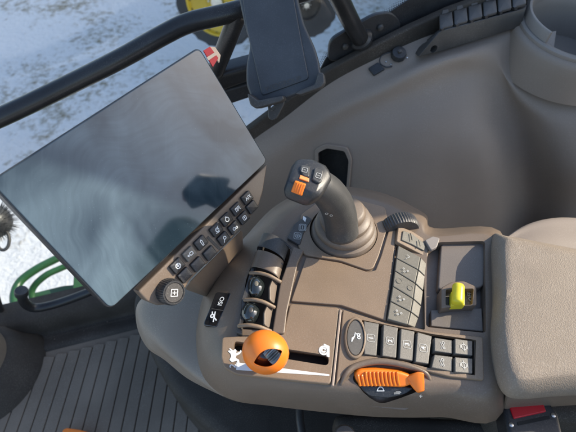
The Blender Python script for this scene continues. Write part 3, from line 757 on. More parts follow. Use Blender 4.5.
for q, s in keys:
    (a, b, c, d) = q
    pts = [PZ(a[0], a[1], .0032), PZ(b[0], b[1], .0008), PZ(c[0], c[1], .0008), PZ(d[0], d[1], .0032)]
    kk = obj('key', slab_bm(pts, .0075, .0007, .0008, Z), KEYD, ar)
    cx = sum(pts, Vector())/4; _, _, _, nn = frame_from(pts, Z)
    obj('frame_mark', strokes([rbox(.9, .9, .2)], cx, GX, GY, nn, .0078, .055, .0004), GREYP, kk)
    obj('number', text_me(s, cx, GX, GY, nn, .0060, .0004), WHITE, kk)
sq = [([(434.5, 337.5), (452.5, 340.3), (452.5, 353.5), (434.5, 351)], 0), ([(455, 338.5), (472.5, 341), (472.5, 355.5), (455, 353.5)], 1),
      ([(434.5, 354.5), (452.5, 356.8), (452.5, 371.5), (431.5, 367.5)], 0), ([(455, 357), (472.5, 358.5), (472.5, 373.5), (455, 372)], 1)]
for i, (q, t) in enumerate(sq):
    pts = [PZ(q[0][0], q[0][1], .0032), PZ(q[1][0], q[1][1], .0008), PZ(q[2][0], q[2][1], .0008), PZ(q[3][0], q[3][1], .0032)]
    kk = obj('key', slab_bm(pts, .0075, .0006, .0008, Z), KEYD, ar); cx = sum(pts, Vector())/4; _, _, _, nn = frame_from(pts, Z)
    if t: ln = [circ(.3, 0, 0), [(-.5, 0), (.5, 0)], [(-.2, -.4), (.2, -.4)], [(-.2, .4), (.2, .4)]]
    else: ln = [circ(.14, .28, .0), circ(.1, -.3, 0), [(-.2, 0), (.14, 0)], [(-.4, .3), (-.1, .2)], [(0, .25), (.3, .3)]]
    obj('icon', strokes(ln, cx, GX, GY, nn, .0082, .07, .0004), GREYP, kk)
obj('key_well', slab_bm(zs([(361, 318), (477, 338), (477, 377), (361, 358)], -.0075), .001, 0, 0, Z), VOID, ar)

# white stripe, animal marks and digit on the lever panel
obj('speed_stripe', slab_bm(zs([(236.5, 362.3), (236.2, 369.8), (329.3, 375.8), (329.3, 374.4)], .0006), .0003, 0, 0, Z), WHITE, ar)
obj('digit', text_me('2', PZ(233, 366, .0005), GX, GY, Z, .0075), WHITE, ar)
hare = [(-.45, .1), (-.3, .3), (-.05, .22), (.15, .3), (.3, .5), (.38, .42), (.3, .25), (.5, .45), (.52, .35), (.38, .15), (.5, .02), (.38, -.1), (.2, -.08), (.3, -.3), (.45, -.38), (.36, -.46), (.15, -.35), (.02, -.12), (-.15, -.12), (-.25, -.35), (-.5, -.42), (-.5, -.3), (-.34, -.2), (-.38, -.05)]
def flat(poly, c, ex, ey, n, s, h=.0003):
    bm = NB(); bm.faces.new([bm.verts.new(c+(ex*p[0]+ey*p[1])*s+n*h) for p in poly]); bm.normal_update()
    for f in bm.faces:
        if f.normal.dot(n) < 0: f.normal_flip()
    bmesh.ops.triangulate(bm, faces=bm.faces); bm.normal_update(); return bm
obj('hare_mark', flat(hare, PZ(234.5, 356, .0005), GX, GY, Z, .013), WHITE, ar)
snail = strokes([circ(.34, 0, .1), circ(.16, .02, .12, a0=-60, a1=230), [(-.5, -.3), (.35, -.3), (.5, .05)], [(-.45, -.2), (.3, -.2)]], PZ(325, 350.5, .0005), GX, GY, Z, .011, .13)
obj('snail_mark', snail, WHITE, ar)

# thumb lever: orange ball with a dark wheel in its eye
tl_c = PZ(265.5, 352, .036)
kn_ = obj('throttle_knob', ball_bm(tl_c, .0195, .0175, .0185, Matrix.Rotation(-.25, 3, 'Z')), ORANGE, ar, label='rounded orange throttle knob with a dark thumb wheel in its eye')
toC = (CAM-tl_c).normalized()
ec = PP(268, 357, tl_c+toC*.012, toC)
exx = (PP(282, 351, tl_c+toC*.012, toC)-ec).normalized(); eyy = toC.cross(exx)
eye = []
for k in range(17):
    t = -1+2*k/16; eye.append(ec+exx*t*.0118+eyy*(.0052*(1-t*t)+.0005)-toC*0)
for k in range(16, -1, -1):
    t = -1+2*k/16; eye.append(ec+exx*t*.0118-eyy*(.0066*(1-t*t)+.0005))
cut(kn_, slab_bm(eye, .014, 0, 0, toC, rise=.02)); kn_.data.materials.clear(); kn_.data.materials.append(ORANGE)
obj('eye_liner', ball_bm(tl_c-toC*.002, .0125, .0120, .0120), BLKG, kn_)
obj('thumb_wheel', lathe(PP(274, 354, tl_c+toC*.0075, toC)-toC*.001, (exx*.9+eyy*.35+toC*.2).normalized(), [(.002, -.0058), (.0080, -.0052), (.0090, -.0025), (.0090, .0025), (.0080, .0052), (.002, .0058)], 144, rib=(28, .0010, -.0053, .0053)), WHEELM, kn_)
obj('lever_stem', tube_bm([PZ(278, 356, -.012), tl_c-Z*.016], .006), BLK, kn_)

# orange rotary selector in its recess
sn = Vector((.02, -.62, .78)).normalized(); sO = PZ(388, 385, -.005)
def Q(u, v, o=0): return PP(u, v, sO+sn*o, sn)
sel = obj('rotary_selector', slab_bm([Q(u, v, .0) for u, v in ((354.5, 374), (360, 370.5), (378, 370), (400, 372), (412, 376), (414, 384), (404, 388), (372, 386.5), (362, 387.5), (356, 382))], .010, .0022, .003), ORANGE, ar, label='orange fluted rotary selector with a pointer at its right end')
bm = NB()
for k in range(11):
    u = 358+k*3.9; tube_bm([Q(u, 372.0 if k > 1 else 375, .0004), Q(u+.6, 379, .0012), Q(u+2.2, 385.5, .0003)], .0012, 8, 4, bm=bm)
obj('flutes', bm, ORANGE, sel)
obj('pointer', hull_bm([Q(408, 377, .001), Q(410, 384, .001), Q(418, 371.5, .003), Q(424, 373, .003), Q(424.5, 391, .003), Q(417, 393.5, .003), Q(403, 376, -.006), Q(424, 373, -.006), Q(424.5, 391, -.006)], .0011), ORANGE, sel)
obj('dial_face', slab_bm([Q(u, v, -.002) for u, v in ((358, 385), (372, 386), (404, 387), (415, 388), (406, 394.5), (388, 398.5), (370, 396.5), (362, 391))], .0045, .0012, .003), BLK, sel)
obj('icon', strokes([circ(.3, 0, .0, a0=20, a1=160), [(-.3, .1), (-.4, -.15), (.4, -.15), (.3, .1)]], Q(380.5, 389.5, -.0015), Vector((1, 0, 0)), sn.cross(Vector((1, 0, 0))), sn, .0075, .1), WHITE, sel)
obj('icon', strokes([[(-.5, .05), (.5, .05)], [(-.5, -.1), (.3, -.1)], [(-.2, .2), (.4, .2)]], Q(397.5, 393, -.0015), Vector((1, .05, 0)).normalized(), sn.cross(Vector((1, 0, 0))), sn, .006, .1), GREYP, sel)
obj('recess_liner', slab_bm([Q(u, v, -.012) for u, v in ((342, 366), (378, 356), (430, 368), (432, 398), (405, 410), (350, 404))], .004, 0, 0, sn), BROWN, ar)
obj('selector_hood', tube_bm([PZ(341, 384, -.004), PZ(346, 374, .001), PZ(356, 366, .001), PZ(378, 361.5, .0015), PZ(404, 365, .001), PZ(424, 372, -.001), PZ(430, 380, -.004)], [.0015, .0022, .0028, .003, .0028, .0022, .0015], 14), BROWN, ar)
obj('icon', text_me('*', PZ(349, 373, -.0015), GX, GY, Z, .009, .001), GREYP, ar)
obj('icon', text_me('+', Q(421, 396, .002), GX, GY, sn, .0055, .0004), GREYP, ar)

# sage key block
Lp = [(398, 245), (396, 258), (394.5, 270.5), (392.5, 286), (390, 301), (387, 319)]
Mp = [(421, 257), (418.5, 270), (415.5, 283.5), (413.5, 299), (411, 312), (408, 325)]
Op = [(427, 264), (426, 277), (423.5, 291), (421.5, 306), (419, 318), (415, 328)]
for i in range(5):
    def mk(a, b, c, d, za, zb, g=.05):
        P_ = [PZ(*a, za), PZ(*b, zb), PZ(*c, zb), PZ(*d, za)]; cc_ = sum(P_, Vector())/4
        return [cc_+(p-cc_)*(1-g) for p in P_]
    k1 = obj('sage_key', slab_bm(mk(Lp[i], Mp[i], Mp[i+1], Lp[i+1], .0032, .0018), .005, .0007, .0008, Z), KEYG, ar)
    k2 = obj('sage_key', slab_bm(mk(Mp[i], Op[i], Op[i+1], Mp[i+1], .0017, -.004, .06), .005, .0007, .0008, Z), KEYG, ar)
    cx = (PZ(*Lp[i], .003)+PZ(*Mp[i+1], .003))/2; nn = Vector((.1, 0, 1)).normalized()
    if i == 2:
        obj('dimple', lathe(PZ(399, 281, .0030), nn, [(.0032, 0), (.0028, .0003), (.0024, -.0001), (.0002, -.0002)], 20), KEYG, k1)
        obj('dimple', lathe(PZ(410, 288, .0023), nn, [(.003, 0), (.0026, .0003), (.0022, -.0001), (.0002, -.0002)], 20), KEYG, k1)
    else:
        obj('icon', strokes([circ(.1, -.25, .2), circ(.1, .2, .25), circ(.1, -.1, -.25)] if i != 0 else [[(-.3, .3), (0, -.2), (.3, .1)]], cx+nn*.0003, GX, GY, nn, .008, .07, .0006), GREYP, k1)
# curved front cap above the keys with two slots, then the ribbed wheel
cp = obj('key_cap', slab_bm([PZ(398, 226, .0034), PZ(413, 230, .002), PZ(426, 240, -.004), PZ(429, 250, -.006), PZ(427, 258, -.005), PZ(414, 249, .002), PZ(396, 242, .0034)], .005, .001, .002, Z), TAN, ar)
obj('sage_key', slab_bm([PZ(403, 230.5, .0042), PZ(413, 233.5, .003), PZ(425, 244, -.002), PZ(424, 251, -.002), PZ(412, 243.5, .003), PZ(401.5, 240, .0042)], .004, .0006, .001, Z), KEYG, ar)
obj('slit', strokes([[(-.5, 0), (.5, 0)]], PZ(411, 237, .0036), (Vector((.0, 1, 0))), Vector((-1, 0, 0)), Vector((.15, 0, 1)).normalized(), .009, .13, .0006), VOID, cp)
obj('slit', strokes([[(-.5, 0), (.5, 0)]], PZ(419, 243.5, .0016), (Vector((.0, 1, 0))), Vector((-1, 0, 0)), Vector((.3, 0, 1)).normalized(), .008, .13, .0008), VOID, cp)
obj('thumb_dial', lathe(PZ(399, 229, -.009), Vector((-.18, 1, -.05)).normalized(), [(.004, -.008), (.0205, -.008), (.0222, -.006), (.0225, .0), (.0222, .006), (.0200, .0078), (.004, .008)], 176, rib=(44, .0011, -.0062, .0062)), CHAR, ar)

# cubby with lid and yellow rocker
obj('cubby_lid', slab_bm(zs([(441, 244), (485.5, 241.5), (484, 285), (479, 288), (438, 289)], -.0085), .009, .0014, .003, Z), DKGREY, ar)
obj('cubby_floor', slab_bm(zs([(424, 244), (487, 238), (488, 336), (424, 332)], -.0180), .002, 0, 0, Z), DKGREY, ar)
fr = obj('rocker_frame', slab_bm([PZ(441, 288, .002), PZ(452, 281, .005), PZ(464, 280, .005), PZ(476, 287, .002), PZ(476.5, 306, .001), PZ(464, 305, .004), PZ(452, 306, .004), PZ(441, 309, .001)], .017, .0012, .002, Z), BROWN, ar)
cut(fr, resc([(446, 289), (474, 288), (473, 304), (446, 304.5)], .004, .012, .002)); fr.data.materials.clear(); fr.data.materials.append(BROWN)
obj('rocker_well', slab_bm(zs([(444, 288), (475, 287), (475, 306), (444, 307)], -.005), .001, 0, 0, Z), KEYD, fr)
bm = tube_bm([PZ(458.5, 286.5, .0085), PZ(457.5, 302.5, .0085)], .0058, 24, 4)
yr = obj('yellow_rocker', bm, YELLOW, ar, label='small bright yellow rocker switch')
obj('rocker_wing', slab_bm([PZ(451.5, 291, .005), PZ(465, 290.5, .005), PZ(465, 305, .005), PZ(451, 305.5, .005)], .008, .001, .001, Z), YELLOW, yr)
obj('lettering', text_me('OFF', PZ(470.3, 296.5, -.004), GX, GY, Z, .0062), GREYP, fr)
obj('lower_cover', slab_bm(zs([(431, 310), (482, 308), (483.5, 331.5), (431, 326)], -.0095), .008, .001, .001, Z), DKGREY, ar)
obj('tab', slab_bm(zs([(425, 240), (433, 236), (440, 238), (437, 247), (431, 250)], .001), .004, .0008, .002, Z), TAUPE_D, ar)

# small dark keys in front of the joystick
ks = obj('key_panel', slab_bm([PZ(287, 238, .0012), PZ(294, 224, .0012), PZ(306, 215, .0012), PZ(312, 219, .0012), PZ(304, 232, .0012), PZ(300, 245, .0012)], .006, .0008, .002, Z), CHAR, ar)
obj('icon', strokes([circ(.3), circ(.1), rbox(1, .9, .2)], PZ(297.5, 236, .0014), GX, GY, Z, .0085, .08), GREYP, ks)
obj('icon', strokes([rbox(.8, .6, .1), [(-.2, 0), (.2, 0)], rbox(1.1, .9, .2)], PZ(302.5, 227.5, .0014), GX, GY, Z, .0085, .08), GREYP, ks)
obj('icon', flat([(-.4, -.1), (0, .2), (.5, .15), (.2, -.2)], PZ(304.5, 219.5, .0014), GX, GY, Z, .010), WHITE, ks)

# finger rollers
fl_ = [((263, 235.5), (291, 248)), ((256.5, 252.5), (282.5, 264.5)), ((250, 273), (280.5, 282)), ((244.5, 300), (274.5, 307.5)), ((238.5, 326), (271, 331.5))]
obj('roller_frame', slab_bm(zs([(236, 332), (242, 334.5), (243, 300), (248, 284), (254, 262), (266, 238), (262, 235)], .003), .012, .001, .001, Z), CHAR, ar)
obj('roller_rail', slab_bm(zs([(272, 333), (284.5, 333.5), (287, 312), (298, 262), (304, 250), (293, 246.5), (280, 284)], .0025), .012, .0012, .002, Z), BROWN, ar)
for i, ((a, b), (c, d)) in enumerate(fl_):
    m_ = BLK if i < 2 else TAN
    A_ = PZ(a, b, .004); B_ = PZ(c, d, .003); mid_ = (A_+B_)/2+Z*.006
    obj('divider', tube_bm([A_, A_.lerp(mid_, .6)+Z*.0015, mid_, B_.lerp(mid_, .6)+Z*.0015, B_], [.0011 if i < 2 else .0019]*5, 10, 5), m_, ar)
for i in range(4):
    (a, b), (c, d) = fl_[i]; (e, f), (g_, h_) = fl_[i+1]
    P0 = PZ((a+e)/2, (b+f)/2, -.004); P1 = PZ((c+g_)/2, (d+h_)/2, -.004)
    axd = (PZ(a, b, 0)-PZ(e, f, 0)); wdt = axd.length*.82; axd.normalize()
    ctr = (P0+P1)/2; wv_ = (P1-P0).length/2
    if i < 2:
        # closed, rolled forward: full arched cover
        rr_ = []
        for s in (-.5, -.42, 0, .42, .5):
            q = []
            for k in range(9):
                t = k/8; an = math.pi*(1-t)
                q.append(ctr+(P1-P0).normalized()*wv_*math.cos(an)*1.0+Z*(.0045+wv_*.62*math.sin(an))*(1 if abs(s) < .45 else .93)+axd*wdt*s)
            rr_.append(q)
        obj('finger_roller', grid(rr_, 3, 3, .001), CHAR if i == 0 else BROWN, ar)
    else:
        cb = P0.lerp(P1, .30)
        X_ = (P1-P0).normalized(); Y_ = axd; rot = Matrix((X_, Y_, X_.cross(Y_))).transposed()
        ro = obj('finger_roller', ball_bm(cb+Z*.004, .0092, wdt*.50, .0088, rot), LENS, ar)
        obj('glint_spot', ball_bm(cb+Z*.0125+X_*.001-axd*.001, .0022, .0030, .0006, rot, 12), KEYG if i == 2 else CHAR, ro)  # highlight on the glossy roller, put in as a lighter spot
        obj('roller_fin', slab_bm([P1+axd*wdt*.5-X_*.001+Z*.004, P1-axd*wdt*.5-X_*.001+Z*.004, P1-axd*wdt*.5-X_*.006+Z*.009, P1+Z*.0115-X_*.0075, P1+axd*wdt*.5-X_*.006+Z*.009], .0018, .0007, .002, Z), BROWN, ro)
# ISO / tool key pair on the left slope
kp = obj('key_pair', slab_bm([PZ(216, 291.5, -.0125), PZ(231.5, 293, -.0085), PZ(217, 327, -.011), PZ(202.5, 325, -.0155)], .004, .001, .003, Z), BLKG, ar)
ex2 = (PZ(224, 291, -.01)-PZ(210, 326, -.013)).normalized(); _n = Vector((-.25, 0, 1)).normalized(); ey2 = _n.cross(ex2); n2 = ex2.cross(ey2)
obj('lettering', text_me('ISO', PZ(221.5, 301.5, -.0095), ex2, ey2, n2, .0066, .0006), WHITE, kp)
obj('icon', strokes([[(-.5, -.1), (.5, .1)], circ(.16, .05, .25), [(-.3, -.35), (-.1, -.05)], [(.2, .3), (.45, .4)]], PZ(214.5, 317, -.0110), ex2, ey2, n2, .010, .13, .0006), WHITE, kp)
obj('split_line', strokes([[(-.5, 0), (.5, 0)]], PZ(217.6, 309.8, -.0108), ey2, ex2, n2, .013, .05, .0005), CHAR, kp)

# joystick
boot = obj('joystick_boot', lathe(PZ(343.5, 233, -.006), Vector((-.03, 0, 1)).normalized(), [(.0370, -.01), (.0375, .0), (.0368, .004), (.0350, .008), (.0315, .0095), (.0330, .0135), (.0325, .0170), (.0300, .0195), (.0262, .0205), (.0275, .0245), (.0270, .0280), (.0240, .0305), (.0205, .0315), (.0212, .035), (.0206, .039), (.0185, .041), (.0170, .042), (.0003, .0425)], 64), BOOT, ar)
gp = [(342, 233, .024), (341, 222, .038), (339, 212, .054), (335, 202, .071), (328.5, 193, .087), (320, 186, .100), (312, 182, .107)]
gr_px = [16.6, 16.6, 17, 17.3, 17, 16.5, 15]
gpts = [PZ(*q) for q in gp]
grip = obj('joystick_grip', tube_bm(gpts, [pxr(p, r) for p, r in zip(gpts, gr_px)], 28, 6), CHARL, ar, label='dark grey bent joystick grip with an orange thumb switch')
zz = lambda u, v, z: PZ(307+(u-307)*1.08, 183+(v-183)*1.08, z)
hd = obj('grip_head', hull_bm([zz(298, 160.5, .124), zz(311, 160.5, .124), zz(326, 167.5, .121), zz(330, 178, .116), zz(321, 194, .113), zz(289.5, 179.5, .124),
    zz(316, 195, .117), zz(284.5, 191, .113), zz(287, 197.5, .108), zz(306, 205, .104), zz(315, 202, .103), zz(292, 168, .110), zz(320, 168, .095), zz(330, 185, .092), zz(300, 195, .085)], .0022, 4), BLK, grip)
uN_pts = [zz(298, 160.5, .124), zz(326, 167.5, .121), zz(289.5, 179.5, .124), zz(316, 195, .117)]
hb_ = None
from mathutils.bvhtree import BVHTree as _B
def onobj(o, u, v, h=0):
    w = Vector(o['_w']); b_ = _B.FromPolygons([x.co+w for x in o.data.vertices], [p.vertices[:] for p in o.data.polygons])
    r_ = b_.ray_cast(CAM, D(u, v).normalized())
    if r_[0] is None: return PT(u, v, .37), (CAM-PT(u, v, .37)).normalized()
    n_ = r_[1] if r_[1].dot(CAM-r_[0]) > 0 else -r_[1]
    return r_[0]+n_*h, n_
def pp(lst, h=0):
    q = [onobj(hd, u, v) for u, v in lst]; n_ = sum([x[1] for x in q], Vector()).normalized()
    return [x[0]+n_*h for x in q]
for (q, ltr) in (([(301, 166), (309.5, 167.5), (309, 178.5), (303, 177), (299.5, 171)], 1), ([(314, 168.5), (323, 171.5), (321.5, 182), (318.5, 184.5), (311.5, 180.5)], 2)):
    b_ = obj('thumb_button', slab_bm(pp(q, .0022), .004, .0009, .0015), CHARL, grip)
    c_ = sum(pp(q, .0022), Vector())/len(q); n_ = onobj(hd, *q[0])[1]
    ex_ = (zz(326, 167.5, .121)-zz(298, 160.5, .124)).normalized(); ey_ = n_.cross(ex_)
    obj('icon', strokes([rbox(.8, .9, .15), [(-.15, 0), (.15, 0)]], c_, ex_, ey_, n_, .0055, .09, .0005), GREYP, b_)
obj('indicator_mark', slab_bm(pp([(300, 175.5), (309, 179), (308.5, 182.5), (299, 179)], .0012), .002, .0004, .0004), ORANGL, grip)
cn_pts = pp([(295, 181), (306, 184.5), (302, 196.5), (291, 192)], .0030)
ts = obj('thumb_switch', slab_bm(cn_pts, .005, .0012, .001), ORANGE, grip)
for k_ in (.3, .5, .7):
    a_ = cn_pts[0].lerp(cn_pts[1], k_); b_2 = cn_pts[3].lerp(cn_pts[2], k_); obj('ridge', tube_bm([a_.lerp(b_2, .1), b_2.lerp(a_, .1)], .0006, 8, 2), ORANGE, ts)
def gsurf(u, v):
    return onobj(grip, u, v)
for (u, v, tx) in ((318.5, 207.5, 'I'), (329, 214, '0 0')):
    p_, n_ = gsurf(u, v)
    e_ = (gsurf(u+4, v+1.5)[0]-p_).normalized(); obj('lettering', text_me(tx, p_+n_*.0004, e_, n_.cross(e_).normalized(), n_, .006, .0004), GREYP, grip)

# pad
r_out = [(492, 238), (509, 236.5), (545, 243), (640, 262), (700, 280), (700, 390), (640, 393), (560, 396), (520, 399), (503, 393), (494, 372), (490, 340), (492, 300)]
pz = .016
def inpx(c, k):
    return [(c[0]+(u-c[0])*k, c[1]+(v-c[1])*k) for u, v in r_out]
r_top = [(507, 242), (520, 240.5), (550, 247), (640, 268), (690, 284), (690, 360), (640, 366), (560, 374), (524, 378), (514, 371), (509, 352), (506, 320), (507, 280)]
RR = [catmull([PZ(u, v, -.035) for u, v in r_out], 6, True), catmull([PZ(u, v, -.004) for u, v in r_out], 6, True)]
for k, z in ((.15, .0065), (.5, .0150), (.85, .0205), (1, .0218)):
    RR.append(catmull([PZ(a[0]+(b[0]-a[0])*k, a[1]+(b[1]-a[1])*k, z) for a, b in zip(r_out, r_top)], 6, True))
cen = sum(RR[-1], Vector())/len(RR[-1])
RR.append([p.lerp(cen, .1)+Z*.0003 for p in RR[-1]]); RR.append([p.lerp(cen, .6)+Z*.0012 for p in RR[-2]])
obj('armrest_pad', loft_closed(RR, None, True, True), PAD, ar)
# skirt continuing below the pad
obj('pad_base', hull_bm([PZ(506, 395, -.02), PZ(700, 380, -.02), PZ(700, 300, -.02), PZ(506, 260, -.02), PZ(502, 412, -.05), PZ(700, 398, -.055), PZ(700, 300, -.055), PZ(506, 260, -.05)], .004), BROWN, ar)
# grey pedestal shell on the left
g0 = [(246, 240), (226, 262), (208, 290), (200, 315), (198, 345), (206, 375), (230, 398), (262, 404)]
g1 = [(232, 246), (206, 268), (178, 296), (170, 330), (176, 355), (196, 378), (226, 397), (258, 404)]
g2 = [(210, 262), (180, 280), (150, 298), (142, 318), (152, 342), (176, 362), (204, 380), (236, 396)]
g3 = [(200, 266), (170, 284), (141, 300), (137, 322), (147, 346), (166, 360), (190, 379), (224, 396)]
pr = [[PZ(u, v, -.050) for u, v in g0], [PZ(u, v, -.058) for u, v in g1], [PZ(u, v, -.075) for u, v in g2], [PZ(u, v, -.095) for u, v in g3], [PZ(u, v, -.14) for u, v in g3], [PZ(u+6, v-5, -.20) for u, v in g3]]
obj('pedestal_shell', grid(pr, 6, 5, .004), GREYSH, ar)
obj('shell_crease', tube_bm([PZ(190, 300, -.0655), PZ(182, 322, -.0675), PZ(172, 345, -.0715), PZ(166, 354, -.077)], [.0012, .0016, .0018, .0012], 10), GREYSH, ar)
lump = obj('rear_bolster', grid(lr, 5, 5, .003), TAUPE, sp)

# dark seat base underneath
sb = empty('seat_base', Vector((.1, -.1, FZ)), 'dark plastic seat base below the armrest console', 'seat base')
obj('base_cover', slab_bm([PZ(u, v, -.40) for u, v in ((128, 300), (148, 350), (168, 388), (196, 420), (235, 450), (330, 480), (600, 520), (600, 300), (300, 230), (160, 250))], .15, .02, .04, Z), SEATB, sb)
obj('column', hull_bm([PZ(u, v, -.12) for u, v in ((170, 330), (205, 385), (330, 405), (330, 300), (220, 270))]+[PZ(u, v, -.40) for u, v in ((200, 350), (225, 400), (330, 410), (330, 300), (220, 270))], .01), SEATB, sb)
obj('base_strip', tube_bm([PZ(300, 400, -.30), PZ(300, 420, -.30), PZ(305, 450, -.30)], .006), CHAR, sb)
obj('rear_cover', slab_bm([PZ(u, v, -.2) for u, v in ((330, 412), (520, 420), (640, 400), (640, 520), (370, 520), (345, 450))], .04, .01, .02, Z), SEATB, sb)

# seat belt buckle
bk = empty('seatbelt_buckle', PZ(535, 425, -.09), 'black seat belt buckle with a red release button at the bottom right corner', 'buckle')
def K(u, v, z=-.045): return PZ(u, v, z)
obj('buckle_body', slab_bm([K(503, 406), K(545, 397.5), K(558, 412), K(566, 445), K(512, 452)], .022, .003, .005, Z), BLK, bk)
obj('release_button', slab_bm([K(510, 406.5, -.043), K(542, 399.5, -.043), K(546.5, 411.5, -.043), K(514.5, 418.5, -.043)], .004, .0008, .001, Z), RED, bk)
obj('latch_slot', slab_bm([K(517, 422, -.0448), K(549, 415.5, -.0448), K(550, 419, -.0448), K(518, 425.5, -.0448)], .003, 0, .0005, Z, rise=.0004), VOID, bk)
for u, v in ((511, 425), (553, 415.5)):
    obj('rivet', lathe(K(u, v, -.045), Z, [(.0022, 0), (.002, .001), (.0004, .0014)], 14), STEEL, bk)

# steering column cover at the left edge
sc_ = empty('column_cover', PZ(-16, 370, FZ), 'grey rounded column cover on a dark flared base at the left edge', 'cover')
cb_ = PZ(-18, 372, FZ)
obj('cover_body', lathe(cb_, Vector((.05, 0, 1)).normalized(), [(.075, .0), (.075, .05), (.070, .10), (.058, .14), (.03, .155), (.001, .157)], 48), GREYSH, sc_)
obj('cover_base', lathe(cb_, Z, [(.13, .001), (.125, .012), (.105, .03), (.09, .055), (.078, .06)], 48), SEATB, sc_)

# handle tube outside of the sill
hl = empty('curved_handle', PW(60, 305, .02), 'short black bent tube handle above the window sill at lower left', 'handle')
obj('tube', tube_bm([PW(21.5, 292, .05), PW(24, 302, .05), PW(33, 307.5, .05), (PW(48, 306, .05)), PW(72, 298.5, .05), PW(100, 287, .05), PW(150, 262, .04)], .0095, 18), TUBE, hl)
obj('end_cap', lathe(PW(21.5, 293, .05), (PW(21.5, 289, .05)-PW(22, 296, .05)).normalized(), [(.0125, -.004), (.0128, .006), (.011, .010), (.0005, .011)], 24), BLK, hl)

# bristly round brush and ring at the left edge
br = empty('round_brush', PT(-2, 245, .95), 'black bristly round brush with a grey ring below at the left edge', 'brush')
bc_ = PT(-6, 222, .95)
bm = ball_bm(bc_, .036, .036, .036)
random.seed(3)
for k in range(420):
    d = Vector((random.gauss(0, 1), random.gauss(0, 1), random.gauss(0, 1))).normalized(); x = d.orthogonal().normalized()*.0007; y = d.cross(x)
    a = bc_+d*.034; b = bc_+d*(.046+random.random()*.012)
    v = [bm.verts.new(p) for p in (a+x, a-x*.5+y, a-x*.5-y, b)]
    for f in ((0, 1, 3), (1, 2, 3), (2, 0, 3)): bm.faces.new([v[i] for i in f])
bm.normal_update()
obj('bristles', bm, BLK, br)
rc = PT(3, 240, .95); rpts = [rc+(rt*math.cos(a)*.014+upv*math.sin(a)*.022) for a in [k*math.pi/6 for k in range(13)]]
obj('ring', tube_bm(rpts, .0035, 10), CHAR, br)

# orange item on the floor at the bottom edge
ot = obj('orange_tab', slab_bm([PZ(62, 430, FZ+.03), PZ(66, 427.5, FZ+.03), PZ(80, 429.5, FZ+.03), PZ(92, 433, FZ+.03), PZ(92, 450, FZ+.03), PZ(60, 450, FZ+.03)], .02, .003, .004, Z), ORANGE)
tag(ot, 'small flat orange piece on the floor at the bottom edge', 'tab')
bm = NB(); random.seed(11)
for k in range(45):
    c_ = PZ(random.uniform(20, 190), random.uniform(320, 431), FZ+.0055); q_ = random.uniform(.0004, .0012)
    slab_bm([c_+Vector((math.cos(a)*q_*random.uniform(.6, 1.3), math.sin(a)*q_*random.uniform(.6, 1.3), 0)) for a in (0, 1.3, 2.7, 4, 5.2)], .0006, 0, 0, Z, bm=bm)
tag(obj('grit', bm, PAD), 'pale crumbs of dried dirt scattered on the dark floor mat', kind='stuff')
# small grey knob at bottom edge
bb = obj('rubber_bumper', lathe(PZ(345, 437, -.06), Z, [(.011, -.02), (.011, .0), (.009, .003), (.0005, .004)], 28), CHAR)
tag(bb, 'small dark round rubber bumper at the bottom edge below the console', 'bumper')

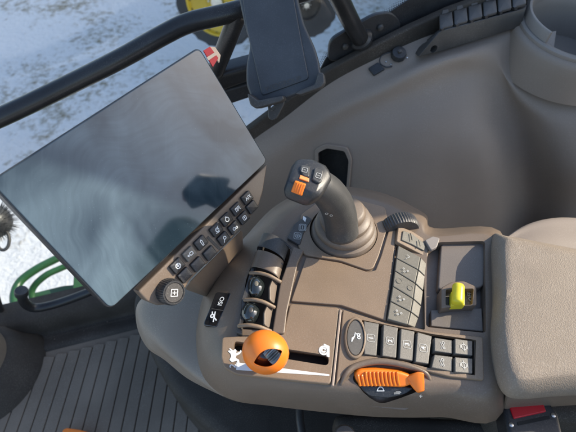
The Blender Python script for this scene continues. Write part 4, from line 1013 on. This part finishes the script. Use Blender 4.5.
# operator seat, just outside the picture but mirrored in the screen
FAB = mat('seat_fabric', (.045, .04, .036), .85, .2, 40, .6, 600)
os_ = empty('operator_seat', (.6, -.5, FZ), 'dark fabric operator seat beside the armrest', 'seat')
obj('backrest', slab_bm([Vector(p) for p in ((.56, -.22, .31), (.70, -.22, .31), (.74, -.74, .31), (.60, -.74, .31))], .62, .04, .05, Z, crown=.01), FAB, os_)
obj('cushion', slab_bm([Vector(p) for p in ((.10, -.42, -.22), (.58, -.42, -.22), (.58, -.86, -.22), (.10, -.86, -.22))], .12, .03, .05, Z, crown=.01), FAB, os_)
obj('sun_block_box', slab_bm([Vector(p) for p in ((.24, .04, -.10), (.24, -.17, -.10), (.62, -.20, -.10), (.62, .04, -.10))], .42, .01, .02, Z), SEATB, os_)  # hidden box added to keep the sun off the seat base
obj('pedestal', slab_bm([Vector(p) for p in ((.18, -.48, -.34), (.52, -.48, -.34), (.52, -.80, -.34), (.18, -.80, -.34))], .21, .01, .03, Z), SEATB, os_)
# unseen rear pillar, added to keep the low sun off the side panel
rp = empty('sun_block_pillar', (.78, .35, FZ), 'unseen wide taupe pillar added at the cab rear to shade the side panel', 'pillar')
py0, py1 = .215, .60
obj('sun_block_body', slab_bm([Vector(p) for p in ((.78, py0, 1.25), (.86, py0, 1.25), (.86, py1, 1.25), (.78, py1, 1.25))], 1.8, .01, .02, Z), TAUPE, rp)

# =====================================================================
# LIGHT, WORLD, CAMERA
# =====================================================================
AZ = math.radians(15); EL = math.radians(33)
sd = Vector((math.cos(EL)*math.cos(AZ), math.cos(EL)*math.sin(AZ), math.sin(EL)))
sun = bpy.data.lights.new('sun', 'SUN'); sun.energy = 3.1; sun.angle = math.radians(.5); sun.color = (1, .90, .74)
so_ = bpy.data.objects.new('sun', sun); COL.objects.link(so_); so_.rotation_euler = sd.to_track_quat('Z', 'Y').to_euler()
so_.location = (3, 1, 3)
w = bpy.data.worlds.new('World'); S.world = w; w.use_nodes = True
nt = w.node_tree; bg = nt.nodes['Background']; sky = nt.nodes.new('ShaderNodeTexSky'); sky.sky_type = 'NISHITA'; sky.sun_disc = False
sky.sun_elevation = EL; sky.sun_rotation = math.pi/2-AZ; sky.air_density = 1; sky.dust_density = 1.5
nt.links.new(sky.outputs[0], bg.inputs[0]); bg.inputs[1].default_value = .15

cam = bpy.data.cameras.new('camera'); co = bpy.data.objects.new('camera', cam); COL.objects.link(co)
co.location = CAM; co.rotation_euler = (math.pi/2-PITCH, 0, 0)
cam.sensor_width = 36; cam.lens = 36*F/576; cam.clip_start = .02; cam.clip_end = 300
cam.dof.use_dof = True; cam.dof.focus_distance = .44; cam.dof.aperture_fstop = 10
S.camera = co
S.render.engine = 'CYCLES'
S.view_settings.view_transform = 'Standard'; S.view_settings.look = 'None'; S.view_settings.exposure = 1.1; S.view_settings.gamma = 1
for o in bpy.data.objects:
    if '_w' in o: del o['_w']
